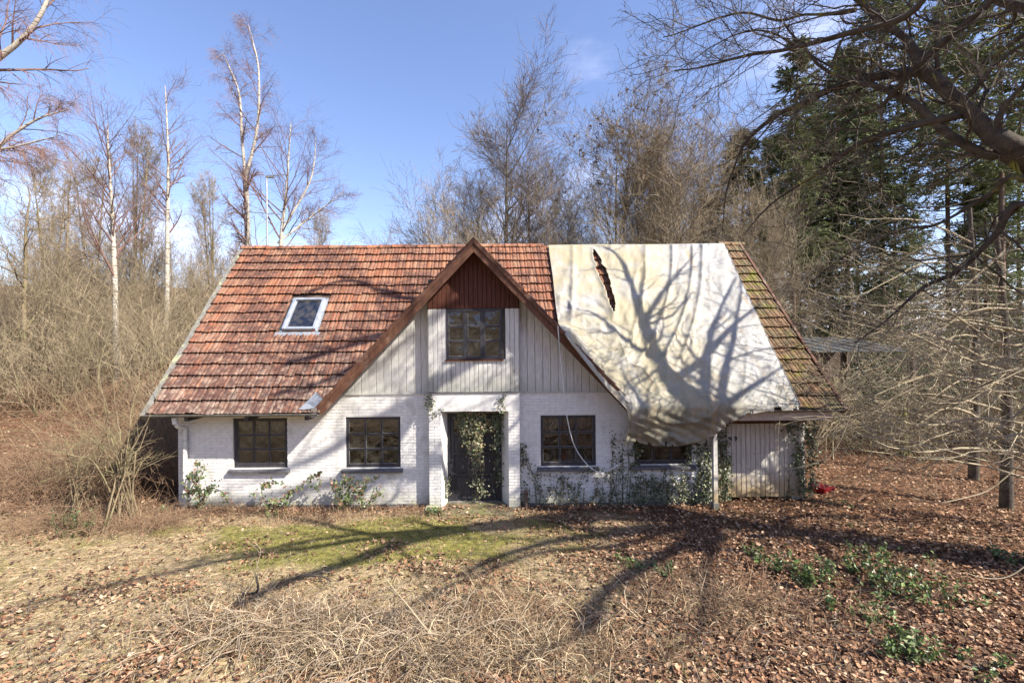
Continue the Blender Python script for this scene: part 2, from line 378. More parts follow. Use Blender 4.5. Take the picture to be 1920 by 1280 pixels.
# ------------------------------------------------------------------ the house
WORLD = {}
_link = link
def link(name, me, parent=None, loc=None, rz=None):
    o = _link(name, me, parent, loc, rz)
    if parent is not None and parent.name in WORLD: o.matrix_parent_inverse = Matrix.Translation(-Vector(WORLD[parent.name]))
    return o
house = empty('house', 'abandoned white brick farmhouse with red tiled roof, central gable and a tarpaulin over one half', 'house', (.2, 3.2, 0))
WORLD['house'] = (.2, 3.2, 0)
XL, XR, XE0, XE1 = -6.77, 7.16, -7.1, 7.40      # walls, roof ends
YE, ZE, YR, ZR = -.52, 2.14, 3.34, 6.35          # eave and ridge of the main roof
TP = (ZR - ZE) / (YR - YE); PITCH = math.atan(TP)
XG, ZG, TG = -.25, 5.70, 1.058                   # apex of the gable and its slope
YB = -.18                                        # front of the projecting bay
def zmain(y): return ZE + TP * (y - YE)
def zgab(x): return ZG - TG * np.abs(np.asarray(x) - XG)

WIN = dict(w1=(-5.57, -4.38, .87, 1.965), w2=(-3.10, -1.90, .86, 1.97), w3=(1.17, 2.38, .86, 1.97), w4=(3.22, 4.48, .88, 1.97))
DOOR = (-.99, .47, -.2, 2.10)                    # opening in the front wall behind the porch
def wall_cells(x0, x1, z0, z1, y0, y1, holes):
    mb = MB(); xs = sorted({x0, x1} | {h[0] for h in holes} | {h[1] for h in holes}); xs = [x for x in xs if x0 <= x <= x1]
    for a, b in zip(xs[:-1], xs[1:]):
        hs = sorted([h for h in holes if h[0] <= a + 1e-6 and h[1] >= b - 1e-6], key=lambda h: h[2]); z = z0
        for h in hs:
            if h[2] > z: mb.box(a, b, y0, y1, z, h[2])
            z = max(z, h[3])
        if z < z1: mb.box(a, b, y0, y1, z, z1)
    return mb
def bricks(x0, x1, z0, z1, Y, holes, seed=0):
    """every brick of a running bond, cut at the openings, 4 to 9 mm proud of its joints"""
    rs = np.random.default_rng(seed); V = []; Fq = []; n = 0; ch = .067; bl = .24; row = 0; z = z0
    while z < z1 - .02:
        zt = min(z + ch - .011, z1); zm = (z + zt) / 2
        solid = [(x0, x1)]
        for h in holes:
            if h[2] < zm < h[3]:
                s2 = []
                for a, b in solid:
                    if h[0] > a: s2.append((a, min(b, h[0])))
                    if h[1] < b: s2.append((max(a, h[1]), b))
                solid = [q for q in s2 if q[1] - q[0] > .02]
        for a, b in solid:
            k0 = math.floor((a - x0) / bl) - 1; x = x0 + k0 * bl + (bl / 2 if row % 2 else 0)
            while x < b:
                p, q = max(x, a), min(x + bl - .011, b)
                if q - p > .02:
                    d = Y - .003 - rs.random() * .004; t = rs.normal(0, .0012, 8)
                    V += [[p, d + t[0], z + t[4]], [q, d + t[1], z + t[5]], [q, d + t[2], zt + t[6]], [p, d + t[3], zt + t[7]], [p, Y + .012, z], [q, Y + .012, z], [q, Y + .012, zt], [p, Y + .012, zt]]
                    Fq += [[n, n + 1, n + 2, n + 3], [n, n + 4, n + 5, n + 1], [n + 3, n + 2, n + 6, n + 7], [n, n + 3, n + 7, n + 4], [n + 1, n + 5, n + 6, n + 2]]; n += 8
                x += bl
        z += ch; row += 1
    return np.array(V), np.array(Fq)
holes = [WIN[k] for k in WIN] + [DOOR]
fw = wall_cells(XL, 5.0, .06, 2.49, .006, .30, holes).build('front_wall', MAT['mortar'], house)
V, Q = bricks(XL, 5.0, .06, 2.48, .004, holes + [(-1.25, .70, -1, 3)], 1)
tag(link('brick', mesh_np('brick', V, Q, MAT['brick']), fw), kind='stuff')
pl = MB(); pl.box(XL - .02, -1.25, -.025, .3, -.4, .058); pl.box(.70, 5.0, -.025, .3, -.4, .058); pl.build('plinth', MAT['plinth'], house)
# side and back walls
sw = MB()
for xa, xb in ((XL, XL + .3), (XR - .3, XR)):
    sw.prismx([(.301, -.4), (6.6, -.4), (6.6, 2.8), (YR, ZR - .25), (.301, zmain(.3) - .25)], xa, xb)
sw.box(XL + .3, XR - .3, 6.3, 6.6, -.4, 2.7)
sw.build('outer_wall', MAT['render'], house)
# interior, dim and bare
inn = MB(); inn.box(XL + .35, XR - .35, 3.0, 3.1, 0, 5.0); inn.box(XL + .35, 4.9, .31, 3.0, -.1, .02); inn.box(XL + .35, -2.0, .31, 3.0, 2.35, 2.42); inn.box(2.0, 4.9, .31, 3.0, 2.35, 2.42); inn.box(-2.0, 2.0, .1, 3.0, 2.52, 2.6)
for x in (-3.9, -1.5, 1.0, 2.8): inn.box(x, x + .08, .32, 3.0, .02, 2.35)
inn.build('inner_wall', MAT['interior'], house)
# projecting porch: piers, splayed reveals, lintel
pier = [(-1.25, -.99), (.46, .70)]
for (a, b), s in zip(pier, (1, -1)):
    mb = MB(); mb.box(a, b, YB + .006, .004, -.3, 2.10)
    xo = b if s > 0 else a; xi = -.875 if s > 0 else .305
    mb.add([[xo, YB + .006, -.3], [xi, .26, -.3], [xi, .26, 2.10], [xo, YB + .006, 2.10], [xo, .30, -.3], [xo, .30, 2.10]], [np.array([[0, 1, 2, 3]]), np.array([[1, 4, 5, 2]])])
    p = mb.build('pier', MAT['render'], house)
    V, Q = bricks(a, b, .04, 2.10, YB, [], 5 + int(s)); tag(link('brick', mesh_np('brick', V, Q, MAT['brick']), p), kind='stuff')
mb = MB(); mb.box(-1.25, .70, YB - .002, .24, 2.102, 2.512); mb.box(-1.0, .47, .241, .30, 2.0, 2.4); mb.build('lintel', MAT['render'], house)
mb = MB(); mb.box(-1.06, .52, -.55, .28, -.3, .035, .015); mb.build('doorstep', M('mossy_step', (.12, .12, .045), (.17, .135, .09), 5, 1, .6, c3=(.075, .055, .035), s3=3, t3=(.5, .6)), house, bevel=.015)
mb = MB(); mb.box(-1.32, -1.07, -.42, -.19, -.1, .09, .01); mb.build('stone_block', MAT['concrete'], house, bevel=.02)

# boards, one object each
def board_mesh(x0, x1, z0a, z0b, z1a, z1b, y, th=.02):
    """vertical board with sloping ends, chamfered long edges"""
    c = .006; X = [x0, x0 + c, x1 - c, x1]; f = [0, c / (x1 - x0), 1 - c / (x1 - x0), 1]; V = []
    for xx, t, yy in zip(X, f, (y, y - .006, y - .006, y)):
        V += [[xx, yy, z0a + (z0b - z0a) * t], [xx, yy, z1a + (z1b - z1a) * t]]
    V += [[x0, y + th, z0a], [x0, y + th, z1a], [x1, y + th, z0b], [x1, y + th, z1b]]
    Fq = [[0, 2, 3, 1], [2, 4, 5, 3], [4, 6, 7, 5], [8, 0, 1, 9], [6, 10, 11, 7]]
    Ft = [[0, 8, 10, 6], [1, 7, 11, 9]]
    return mesh_np('board', np.array(V), [np.array(Fq + Ft)], None)
def boards(parent, mat, x0, x1, w, zlo, zhi, y, gap=.007, holes=[], jit=.0025):
    n = max(1, round((x1 - x0) / w)); w = (x1 - x0) / n
    for i in range(n):
        a = x0 + i * w + gap / 2; b = a + w - gap; segs = [(zlo(a), zlo(b), zhi(a), zhi(b))]
        for h in holes:
            if a < h[1] - .01 and b > h[0] + .01:
                s = segs[0]; segs = [(s[0], s[1], h[2], h[2]), (h[3], h[3], s[2], s[3])]
        for s in segs:
            if (s[2] + s[3]) - (s[0] + s[1]) < .03: continue
            yy = y + RG.normal(0, jit); me = board_mesh(a, b, s[0], s[1], max(s[2], s[0] + .005), max(s[3], s[1] + .005), yy)
            me.materials.append(mat); link('board', me, parent)
rake_in = lambda x: float(zgab(x)) - .09
ysd = .0; GW = (-.86, .335, 3.22, 4.305)
mb = MB(); mb.prism([(-3.22, 2.492), (2.72, 2.492), (XG, ZG - .12)], .03, .06); sidewall = mb.build('gable_wall', MAT['dark'], house)
# keep a hole for the gable window by making the backing from pieces
bpy.data.objects.remove(sidewall)
mb = MB(); mb.prism([(-3.22, 2.492), (-.86, 2.492), (-.86, rake_in(-.86))], .03, .06); mb.prism([(.335, 2.492), (2.72, 2.492), (.335, rake_in(.335))], .03, .06)
mb.box(-.86, .335, .03, .06, 2.492, 3.22); mb.prism([(-.86, 4.31), (.335, 4.31), (.335, rake_in(.335)), (XG, ZG - .12), (-.86, rake_in(-.86))], .03, .06)
gw = mb.build('gable_wall', MAT['interior'], house)
boards(gw, MAT['siding'], -3.24, -1.27, .165, lambda x: 2.495, rake_in, ysd)
boards(gw, MAT['siding'], .72, 2.76, .165, lambda x: 2.495, rake_in, ysd)
for a_, b_ in ((-3.25, -1.25), (.70, 2.77)): mb = MB(); mb.box(a_, b_, -.025, .02, 2.455, 2.493); mb.build('trim_board', MAT['siding'], house)
mb = MB(); mb.box(-1.25, -.86, YB + .02, .03, 2.52, 4.95); mb.box(.335, .70, YB + .02, .03, 2.52, 4.7)
mb.box(-.86, .335, YB + .02, .03, 2.52, 3.22); mb.box(-.86, .335, YB + .02, .03, 4.31, 5.0); mb.prism([(-.9, 5.0), (.4, 5.0), (XG, 5.55)], YB + .02, .03)
bay = mb.build('bay', MAT['interior'], house)
boards(bay, MAT['bayboard'], -1.25, .70, .1, lambda x: 2.515, lambda x: min(4.305, rake_in(x)), YB, holes=[(-.87, .345, 3.215, 4.32)])
for xx, s in ((-1.256, 1), (.703, -1)):
    mb = MB(); mb.box(xx, xx + .006, YB - .004, .0, 2.515, 4.3); mb.build('corner_board', MAT['bayboard'], bay)
boards(bay, MAT['redboard'], -1.25, .70, .1, lambda x: 4.315, rake_in, YB - .012)
mb = MB(); mb.box(-1.25, .70, YB - .03, YB - .008, 2.498, 2.522); mb.build('drip_strip', MAT['sill'], bay)

# windows
def window(name, x0, x1, z0, z1, y, nc, nr, fw_=.06, mw=.035, sill=True, casements=None, arch=0, curtain=None, parent=house, lab=None):
    mb = MB(); yb = y + .07
    mb.box(x0, x0 + fw_, y, yb, z0, z1); mb.box(x1 - fw_, x1, y, yb, z0, z1); mb.box(x0 + fw_, x1 - fw_, y + .002, yb, z0, z0 + fw_ * 1.25); mb.box(x0 + fw_, x1 - fw_, y + .002, yb, z1 - fw_, z1)
    if arch:
        n = 8; xs = np.linspace(x0, x1, n + 1)
        pts = [(x0, z1), (x1, z1)] + [(x, z1 + .012 + arch * (1 - ((x - (x0 + x1) / 2) / ((x1 - x0) / 2)) ** 2)) for x in xs[::-1]]
        mb.prism(pts, y - .012, y + .02)
    ix0, ix1, iz0, iz1 = x0 + fw_, x1 - fw_, z0 + fw_ * 1.25, z1 - fw_
    cw = (ix1 - ix0) / nc; rh = (iz1 - iz0) / nr
    for i in range(1, nc):
        w = mw if casements is None else casements; xx = ix0 + i * cw; mb.box(xx - w / 2, xx + w / 2, y + .012, yb - .01, iz0, iz1)
    for j in range(1, nr):
        zz = iz0 + j * rh
        for i in range(nc):
            w = mw if casements is None else casements
            mb.box(ix0 + i * cw + (w / 2 if i else 0), ix0 + (i + 1) * cw - (w / 2 if i < nc - 1 else 0), y + .016, yb - .012, zz - mw / 2, zz + mw / 2)
    o = mb.build(name, MAT['dark'], parent, bevel=.003)
    if lab: o['label'] = lab
    for i in range(nc):
        for j in range(nr):
            w = mw if casements is None else casements
            a, b = ix0 + i * cw + (w / 2 if i else 0) - .004, ix0 + (i + 1) * cw - (w / 2 if i < nc - 1 else 0) + .004
            c, d = iz0 + j * rh + (mw / 2 if j else 0) - .004, iz0 + (j + 1) * rh - (mw / 2 if j < nr - 1 else 0) + .004
            t = RG.normal(0, .0055 if casements is None else .009, 4); yy = y + .036
            V = [[a, yy + t[0], c], [b, yy + t[1], c], [b, yy + t[2], d], [a, yy + t[3], d], [a, yy + t[0] + .004, c], [b, yy + t[1] + .004, c], [b, yy + t[2] + .004, d], [a, yy + t[3] + .004, d]]
            me = mesh_np('pane', np.array(V), np.array([[0, 1, 2, 3], [5, 4, 7, 6], [0, 4, 5, 1], [3, 2, 6, 7], [0, 3, 7, 4], [1, 5, 6, 2]]), MAT['glass'])
            link('pane', me, o)
            p = MB(); q = .007
            for bx in ((a + .004, a + .004 + q, c + .004, d - .004), (b - .004 - q, b - .004, c + .004, d - .004), (a + .011, b - .011, c + .004, c + .004 + q), (a + .011, b - .011, d - .004 - q, d - .004)):
                p.box(bx[0], bx[1], y + .027, y + .0335, bx[2], bx[3])
            p.build('putty', MAT['putty'], o)
    if sill:
        mb = MB(); mb.prismx([(y - .125 + .0, z0 - .095), (y + .06, z0 - .095), (y + .06, z0 - .002), (y - .10, z0 - .03), (y - .125, z0 - .04)][::-1], x0 - .085, x1 + .055)
        s_ = mb.build('sill', MAT['sill'], o, bevel=.006)
    return o
MAT['putty'] = M('old_putty', (.25, .25, .24), (.10, .10, .10), 14, .8)
window('window', *WIN['w1'], .045, 3, 3, lab='window with brown reflections under the eave', fw_=.075)
window('window', *WIN['w2'], .03, 3, 3, arch=.02, lab='window with a brown blind and slightly arched head')
window('window', *WIN['w3'], .03, 3, 3, arch=.02, lab='window with flower pots and scalloped curtains')
window('window', *WIN['w4'], .03, 3, 3, lab='window half hidden by the hanging tarpaulin')
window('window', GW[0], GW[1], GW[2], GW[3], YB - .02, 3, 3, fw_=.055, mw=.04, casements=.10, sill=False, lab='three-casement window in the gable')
mb = MB(); mb.box(GW[0] - .03, GW[1] + .03, YB - .05, YB - .009, GW[2] - .03, GW[2] - .004); mb.build('window_ledge', MAT['redboard'], house)
mb = MB(); mb.box(GW[0], GW[1], .25, .27, 3.1, 3.75); mb.build('window_board', M('pale_insulation', (.45, .44, .41), (.2, .2, .19), 5, .9), house)
def valance(x0, x1, z1, depth, y, n, mat, amp=.5, name='curtain'):
    xs = np.linspace(x0, x1, 61); t = (xs - x0) / (x1 - x0)
    zb = z1 - depth * (.45 + amp * np.abs(np.sin(t * np.pi * n)) ** .7); yy = y + .015 * np.sin(t * 70)
    V = np.concatenate([np.stack([xs, yy, np.full_like(xs, z1)], 1), np.stack([xs, yy + .01, (zb + z1) / 2], 1), np.stack([xs, yy, zb], 1)])
    i = np.arange(60); Q = np.concatenate([np.stack([i, i + 61, i + 62, i + 1], 1), np.stack([i + 61, i + 122, i + 123, i + 62], 1)])
    o = link(name, mesh_np(name, V, Q, mat, True), house); m = o.modifiers.new('s', 'SOLIDIFY'); m.thickness = .004; return o
valance(-5.5, -4.45, 1.93, .34, .16, 3, MAT['lace']); valance(1.25, 2.30, 1.93, .42, .15, 3, MAT['lace']); valance(3.3, 4.4, 1.93, .5, .15, 3, MAT['curtain'])
mb = MB(); mb.box(-3.04, -1.96, .12, .14, 1.74, 1.93); mb.build('blind', M('rust_blind', (.36, .17, .09), (.26, .12, .07), 6, .9), house)
# pots on the inner sill of the third window
for x, c, r in ((1.38, (.40, .38, .34), .05), (1.72, (.55, .03, .05), .06), (2.05, (.3, .28, .26), .05), (2.2, (.5, .5, .48), .04)):
    g = empty('flower_pot', {1.38: 'pale pot at the left end of the inner sill behind glass', 1.72: 'pot with a red flowering plant behind the window glass', 2.05: 'brownish pot on the inner sill behind the glass', 2.2: 'small white pot at the right end of the inner sill'}[x], 'flower pot', (x, .20, .945))
    mb = MB(); mb.tube([(0, 0, 0), (0, 0, .09), (0, 0, .105)], [r * .75, r, r * 1.08], 12); mb.V[0] = mb.V[0]
    mb.build('pot', M('glazed_pot', c, tuple(k * .8 for k in c), 8, .4), g, True)
    n = 60; P = RG.normal(0, 1, (n, 3)) * (.045, .035, .05) + (0, 0, .17); D = RG.normal(0, .022, (n, 2, 3))
    V = np.stack([P, P + D[:, 0], P + D[:, 1]], 1).reshape(-1, 3)
    link('foliage', mesh_np('foliage', V, np.arange(n * 3).reshape(-1, 3), M('pot_plant', (.5, .02, .03) if x == 1.72 else (.10, .13, .05), (.10, .14, .05), 20, .7)), g)
mb = MB(); mb.box(1.23, 2.32, .11, .30, .92, .945); mb.build('inner_sill', MAT['siding'], house)

# the double door
def door():
    x0, x1, z0, z1, y = -.875, .305, .035, 1.998, .22; xm = (x0 + x1) / 2
    mb = MB(); mb.box(x0, x0 + .05, y - .03, y + .04, z0, z1); mb.box(x1 - .05, x1, y - .03, y + .04, z0, z1); mb.box(x0 + .05, x1 - .05, y - .03, y + .04, z1 - .05, z1)
    fr = mb.build('door_frame', MAT['dark'], house, bevel=.004)
    for a, b in ((x0 + .053, xm - .002), (xm + .002, x1 - .053)):
        mb = MB(); st = .075; zs = [z0 + .10, .60, .66, 1.07, 1.13, 1.50, 1.56, z1 - .13]
        mb.box(a, a + st, y, y + .045, z0 + .01, z1 - .053); mb.box(b - st, b, y, y + .045, z0 + .01, z1 - .053)
        for q0, q1 in ((z0 + .01, zs[0]), (zs[1], zs[2]), (zs[3], zs[4]), (zs[5], zs[6]), (zs[7], z1 - .053)): mb.box(a + st, b - st, y + .001, y + .044, q0, q1)
        d = mb.build('door', MAT['dark'], house, bevel=.004)
        for q0, q1 in ((zs[0], zs[1]), (zs[2], zs[3]), (zs[4], zs[5])):
            mb = MB(); mb.box(a + st - .002, b - st + .002, y + .022, y + .035, q0, q1); mb.box(a + st + .045, b - st - .045, y + .010, y + .0225, q0 + .05, q1 - .05)
            mb.build('door_panel', MAT['dark'], d, bevel=.006)
        mb = MB(); mb.box(a + st, b - st, y + .02, y + .025, zs[6], zs[7]); mb.build('pane', MAT['glass'], d)
    mb = MB(); mb.box(xm + .02, xm + .05, y - .008, y + .0, 1.02, 1.2); mb.tube([(xm + .035, y - .005, 1.12), (xm + .035, y - .05, 1.12), (xm + .13, y - .055, 1.12)], .009, 8)
    mb.build('door_handle', MAT['ironpost'], d)
    mb = MB(); mb.box(x0, x1, y - .08, y + .1, -.05, z0 + .006); mb.build('threshold', MAT['concrete'], house)
door()

# garage: recessed boarded front with the number on it
mb = MB(); mb.box(5.02, XR, .32, .36, 1.80, 2.6); mb.box(5.02, 5.06, .1, .9, -.2, 2.5); mb.build('garage_wall', MAT['render'], house)
gd = MB(); gd.box(5.06, XR - .02, .33, .36, .05, 1.79); gdo = gd.build('garage_door', MAT['interior'], house)
boards(gdo, MAT['doorboard'], 5.07, XR - .03, .107, lambda x: .04 + RG.random() * .02, lambda x: 1.70, .30, gap=.010, jit=.003)
mb = MB(); mb.box(5.07, XR, .27, .33, 1.72, 1.80); mb.build('door_rail', MAT['bargeboard'], house)
for i, ch in enumerate('69'):
    cu = bpy.data.curves.new('digit', 'FONT'); cu.body = ch; cu.size = .145; cu.extrude = .004; cu.materials.append(MAT['dark']); cu.offset = .003
    tmp = bpy.data.objects.new('digit', cu); COL.objects.link(tmp); dg = bpy.context.evaluated_depsgraph_get(); me = bpy.data.meshes.new_from_object(tmp.evaluated_get(dg)); bpy.data.objects.remove(tmp); bpy.data.curves.remove(cu); me.name = 'digit'; o = link('digit', me, gdo)
    p = W(1367 + i * 9.5, 826, .286); o.location = p; o.rotation_euler = (math.radians(90), 0, 0)
mb = MB(); mb.box(5.0, XR + .1, -.42, .32, 1.93, 1.96); mb.box(4.9, XR + .05, -.45, -.42, 1.90, 2.09); mb.build('soffit_board', M('bleached_soffit', (.55, .47, .40), (.42, .34, .28), 5, .8, .2), house)

# roof decks
def slab(pts, nrm, th, name, mat, parent):
    P = np.array(pts, float); n = len(P); q = P - np.array(nrm) * th
    return mesh_link(name, np.concatenate([P, q]), [np.array([list(range(n))]), np.array([list(range(2 * n - 1, n - 1, -1))]), np.array([[i, i + n, (i + 1) % n + n, (i + 1) % n] for i in range(n)])], mat, parent)
def mesh_link(name, V, Fs, mat, parent): return link(name, mesh_np(name, V, Fs, mat), parent)
nM = np.array([0, -math.sin(PITCH), math.cos(PITCH)]); nB = np.array([0, math.sin(PITCH), math.cos(PITCH)])
xa = XG - (ZG - ZE) / TG; xb = XG + (ZG - ZE) / TG; yv = YE + (ZG - ZE) / TP
woodm = M('roof_boarding', (.10, .07, .05), (.05, .035, .028), 6, .8, .3)
P0 = lambda x, y, z: (x, y, z)
roof = slab([(XE0, YE, ZE), (xa, YE, ZE), (XG, yv, ZG), (XG, YR, ZR), (XE0, YR, ZR)], nM, .07, 'roof', woodm, house)
r2 = slab([(xb, YE, ZE), (XE1, YE, ZE), (XE1, YR, ZR), (XG, YR, ZR), (XG, yv, ZG)], nM, .07, 'roof_boarding', woodm, roof)
r3 = slab([(XE1, YR + .001, ZR), (XE1, 7.1, ZR - TP * (7.1 - YR)), (XE0, 7.1, ZR - TP * (7.1 - YR)), (XE0, YR + .001, ZR)], nB, .07, 'back_slope', MAT['tile'], roof)
groof = bpy.data.objects.new('gable_roof', None)
tg = math.atan(TG)
for s in (-1, 1):
    nn = np.array([s * math.sin(tg), 0, math.cos(tg)]); xf = XG + s * (ZG - ZE) / TG
    pts = [(XG, YE, ZG), (XG, yv, ZG), (xf, YE, ZE)]
    if s > 0: pts = pts[::-1]
    o = slab(pts, nn, .06, 'gable_roof' , woodm, house)
    if s < 0: groofL = o
    else: groofR = o
# bargeboards along the two rakes
for s, nm in ((-1, 'l'), (1, 'r')):
    def pt(d, off):   # d along slope from the apex, off perpendicular downwards
        return (XG + s * (d * math.cos(tg) - off * math.sin(tg) * 1), ZG + .045 - d * math.sin(tg) - off * math.cos(tg))
    Ls = 4.82
    for o0, o1, y0, y1, mt in ((0, .20, YE - .03, YE - .002, 'bargeboard'), (-.012, .075, YE - .055, YE - .033, 'bargeboard')):
        a, b = pt(o0 * math.tan(tg) * 0, o0), pt(Ls, o0); c, d = pt(Ls, o1), pt(0, o1)
        # meet on the centre line at the apex
        za = ZG + .045 - o0 / math.cos(tg); zb_ = ZG + .045 - o1 / math.cos(tg)
        pts = [(XG + s * .001, za), b, c, (XG + s * .001, zb_)]
        if s > 0: pts = pts[::-1]
        mb = MB(); mb.prism([(p[0], p[1]) for p in pts][::1], y0, y1); mb.build('bargeboard', MAT[mt], house, bevel=.004)
# main front eave: rafter feet, fascia, gutter, flashing, downpipe
for px in (353, 465, 577):
    x = W(px, 780, YE + .1)[0]; mb = MB(); mb.box(x - .04, x + .04, YE + .03, .05, ZE - .15, ZE - .06); mb.build('rafter_foot', MAT['dark'], house)
mb = MB(); th = np.linspace(math.pi, 2 * math.pi, 9); prof = [(YE - .035 + .055 * math.cos(t), ZE + .005 + .055 * math.sin(t)) for t in th] + [(YE - .035 + .048 * math.cos(t), ZE + .005 + .048 * math.sin(t)) for t in th[::-1]]
mb.prismx(prof, XE0 + .02, xa + .12); mb.build('gutter', MAT['gutter'], house)
mb = MB(); mb.prismx(prof, 3.0, XE1 - .02); mb.build('gutter', MAT['gutter'], house)
mb = MB(); mb.add([[xa - .28, YE - .04, ZE + .09], [xa + .07, YE - .05, ZE + .10], [xa + .22, YE - .045, ZE + .30], [xa - .02, YE + .25, ZE + .42], [xa - .2, YE + .1, ZE + .2]], np.array([[0, 1, 2, 3, 4]]))
o = mb.build('flashing', MAT['lead'], house); md = o.modifiers.new('s', 'SOLIDIFY'); md.thickness = .01
mb = MB(); mb.box(xa - .02, xa + .10, YE - .06, YE - .045, ZE - .07, ZE + .12); mb.build('end_cap', MAT['gutter'], house)
a = W(327, 783, -.42); b = W(329, 795, -.42); c = W(347, 803, -.09); d = W(346, 955, -.09)
mb = MB(); mb.tube([a, b], .055, 12); mb.tube([b, b + (.02, .03, -.06), c + (0, -.01, .02), c + (0, 0, -.06), c + (0, 0, -.14)], .042, 12); mb.tube([c + (0, 0, -.14), d], .046, 12); mb.tube([c + (0, 0, -.40), c + (0, 0, -.50)], .054, 12)
dp = mb.build('downpipe', MAT['pipe'], house, True)
for z in (1.5, .5):
    mb = MB(); mb.tube([(c[0], -.09, z), (c[0], -.09, z + .03)], .052, 12); mb.box(c[0] - .01, c[0] + .01, -.045, .0, z, z + .03); mb.build('pipe_bracket', MAT['zinc'], dp)
# verge: mortar strip on the left, wind board on the right
def slope_pt(x, y, up): return np.array([x, y, zmain(y)]) + nM * up
for x0, x1, nm, mt, up in ((XE0 - .05, XE0 + .07, 'verge_mortar', 'concrete', .055), (XE1 - .03, XE1 + .03, 'verge_board', 'bargeboard', .075)):
    mb = MB(); n = 24; ys = np.linspace(YE - .04, YR, n)
    j = RG.normal(0, .008, (n, 2)) if mt == 'concrete' else np.zeros((n, 2)); V = []
    for k, y in enumerate(ys):
        V += [slope_pt(x0 + j[k, 0], y, -.1), slope_pt(x0 + j[k, 0], y, up), slope_pt(x1 + j[k, 1], y, up + j[k, 0]), slope_pt(x1 + j[k, 1], y, -.1)]
    i = np.arange(n - 1)[:, None] * 4; Q = np.concatenate([i + np.array([[0, 4, 5, 1]]), i + np.array([[1, 5, 6, 2]]), i + np.array([[2, 6, 7, 3]])])
    mb.add(V, [Q, np.array([[0, 1, 2, 3]])]); mb.build(nm, MAT[mt], roof)

# tiles
TW, TE, TL = .20, (math.hypot(YR - YE, ZR - ZE)) / 17, .40
def tile_arrays(seed):
    rs = np.random.default_rng(seed); n = 17; x = np.linspace(-.003, TW + .003, n); prof = .030 * np.maximum(np.clip(1 - ((x - .062) / .064) ** 2, 0, 1) ** .6, .95 * np.clip(1 - ((x - .162) / .042) ** 2, 0, 1) ** .6)
    w1, w2 = rs.normal(0, .003, 2)
    V = np.concatenate([np.stack([x, np.full(n, -.0), prof + .046 + w1], 1), np.stack([x, np.full(n, 0.), prof + .056 + w1], 1), np.stack([x + w2 * .3, np.full(n, TL), prof + .002], 1)])
    i = np.arange(n - 1); Q = np.concatenate([np.stack([i, i + 1, i + n + 1, i + n], 1), np.stack([i + n, i + n + 1, i + 2 * n + 1, i + 2 * n], 1)])
    return V, Q
TV = [tile_arrays(s) for s in range(8)]
tile_me = [mesh_np('tile', v, q, MAT['tile'], False, np.zeros((len(v), 3))) for v, q in TV]
def tile_cells(nx, nb, jit=.004):
    out = []
    for r in range(nb):
        for c in range(nx): out.append((c, r, RG.normal(0, jit), RG.normal(0, jit), RG.normal(0, .012), RG.integers(8), RG.random()))
    return out
up = np.array([0, math.cos(PITCH), math.sin(PITCH)]); SKY = (W(548, 565, 0), None)
def on_main(px, py):
    """where the ray through a pixel meets the main roof slope"""
    d = W(px, py, 0) - CAM; t = (ZE - TP * YE - CAM[2] + TP * CAM[1]) / (d[2] - TP * d[1]); return CAM + d * t
s00 = on_main(548, 565); s11 = on_main(603, 622)
sx0, sx1 = on_main(544, 590)[0] , on_main(604, 590)[0]; sy0, sy1 = s11[1], s00[1]
nx = 72; tw0 = (XE1 - XE0 - .1) / nx
cells = []
for c, r, j1, j2, jr, k, rnd in tile_cells(nx, 17):
    x = XE0 + .05 + c * tw0 + j1; b = r * TE - .03 + j2 * 2.2 - (.035 if rnd < .03 else 0) + .018 * (fbm(c * .11, r * .7, 2, 3) - .5); jr = jr * (3.5 if rnd < .04 else 1); base = np.array([x, YE, ZE]) + up * b
    ctr = base + up * .17 + np.array([tw0 / 2, 0, 0])
    if ctr[2] < zgab(ctr[0]) + (.03 if ctr[1] < .6 else -.06): continue
    if sx0 - .05 < ctr[0] < sx1 + .05 and sy0 - .1 < ctr[1] < sy1 + .08: continue
    cells.append((base, jr, k, rnd, tw0 / TW, ctr))
def tmat(base, jr, sx):
    R3 = np.stack([np.array([1, 0, 0]), up, nM], 1); Rz = np.array([[math.cos(jr), -math.sin(jr), 0], [math.sin(jr), math.cos(jr), 0], [0, 0, 1]])
    return R3 @ Rz @ np.diag([sx, 1, 1])
def tarped(x, y): 
    f = (y - YE) / (YR - YE); return 2.0 < x - 0 and x < 6.3 - .0 * f and x > (3.2 - 1.0 * f)
cells.sort(key=lambda c: (tarped(c[5][0], c[5][1]), c[5][1]))
mv, mq, mc, n0 = [], [], [], 0
for i, (base, jr, k, rnd, sx, ctr) in enumerate(cells):
    A = tmat(base, jr, sx)
    if i < 300:
        o = bpy.data.objects.new('tile', tile_me[k]); COL.objects.link(o); o.parent = roof
        Mx = Matrix([[*A[0], base[0]], [*A[1], base[1]], [*A[2], base[2]], [0, 0, 0, 1]]); o.matrix_local = Mx
    else:
        v, q = TV[k]; mv.append(v @ A.T + base); mq.append(q + n0); n0 += len(v); mc.append(np.full((len(v), 3), rnd))
tag(link('tile', mesh_np('tile_field', np.concatenate(mv), np.concatenate(mq), MAT['tile'], False, np.concatenate(mc)), roof), kind='stuff')
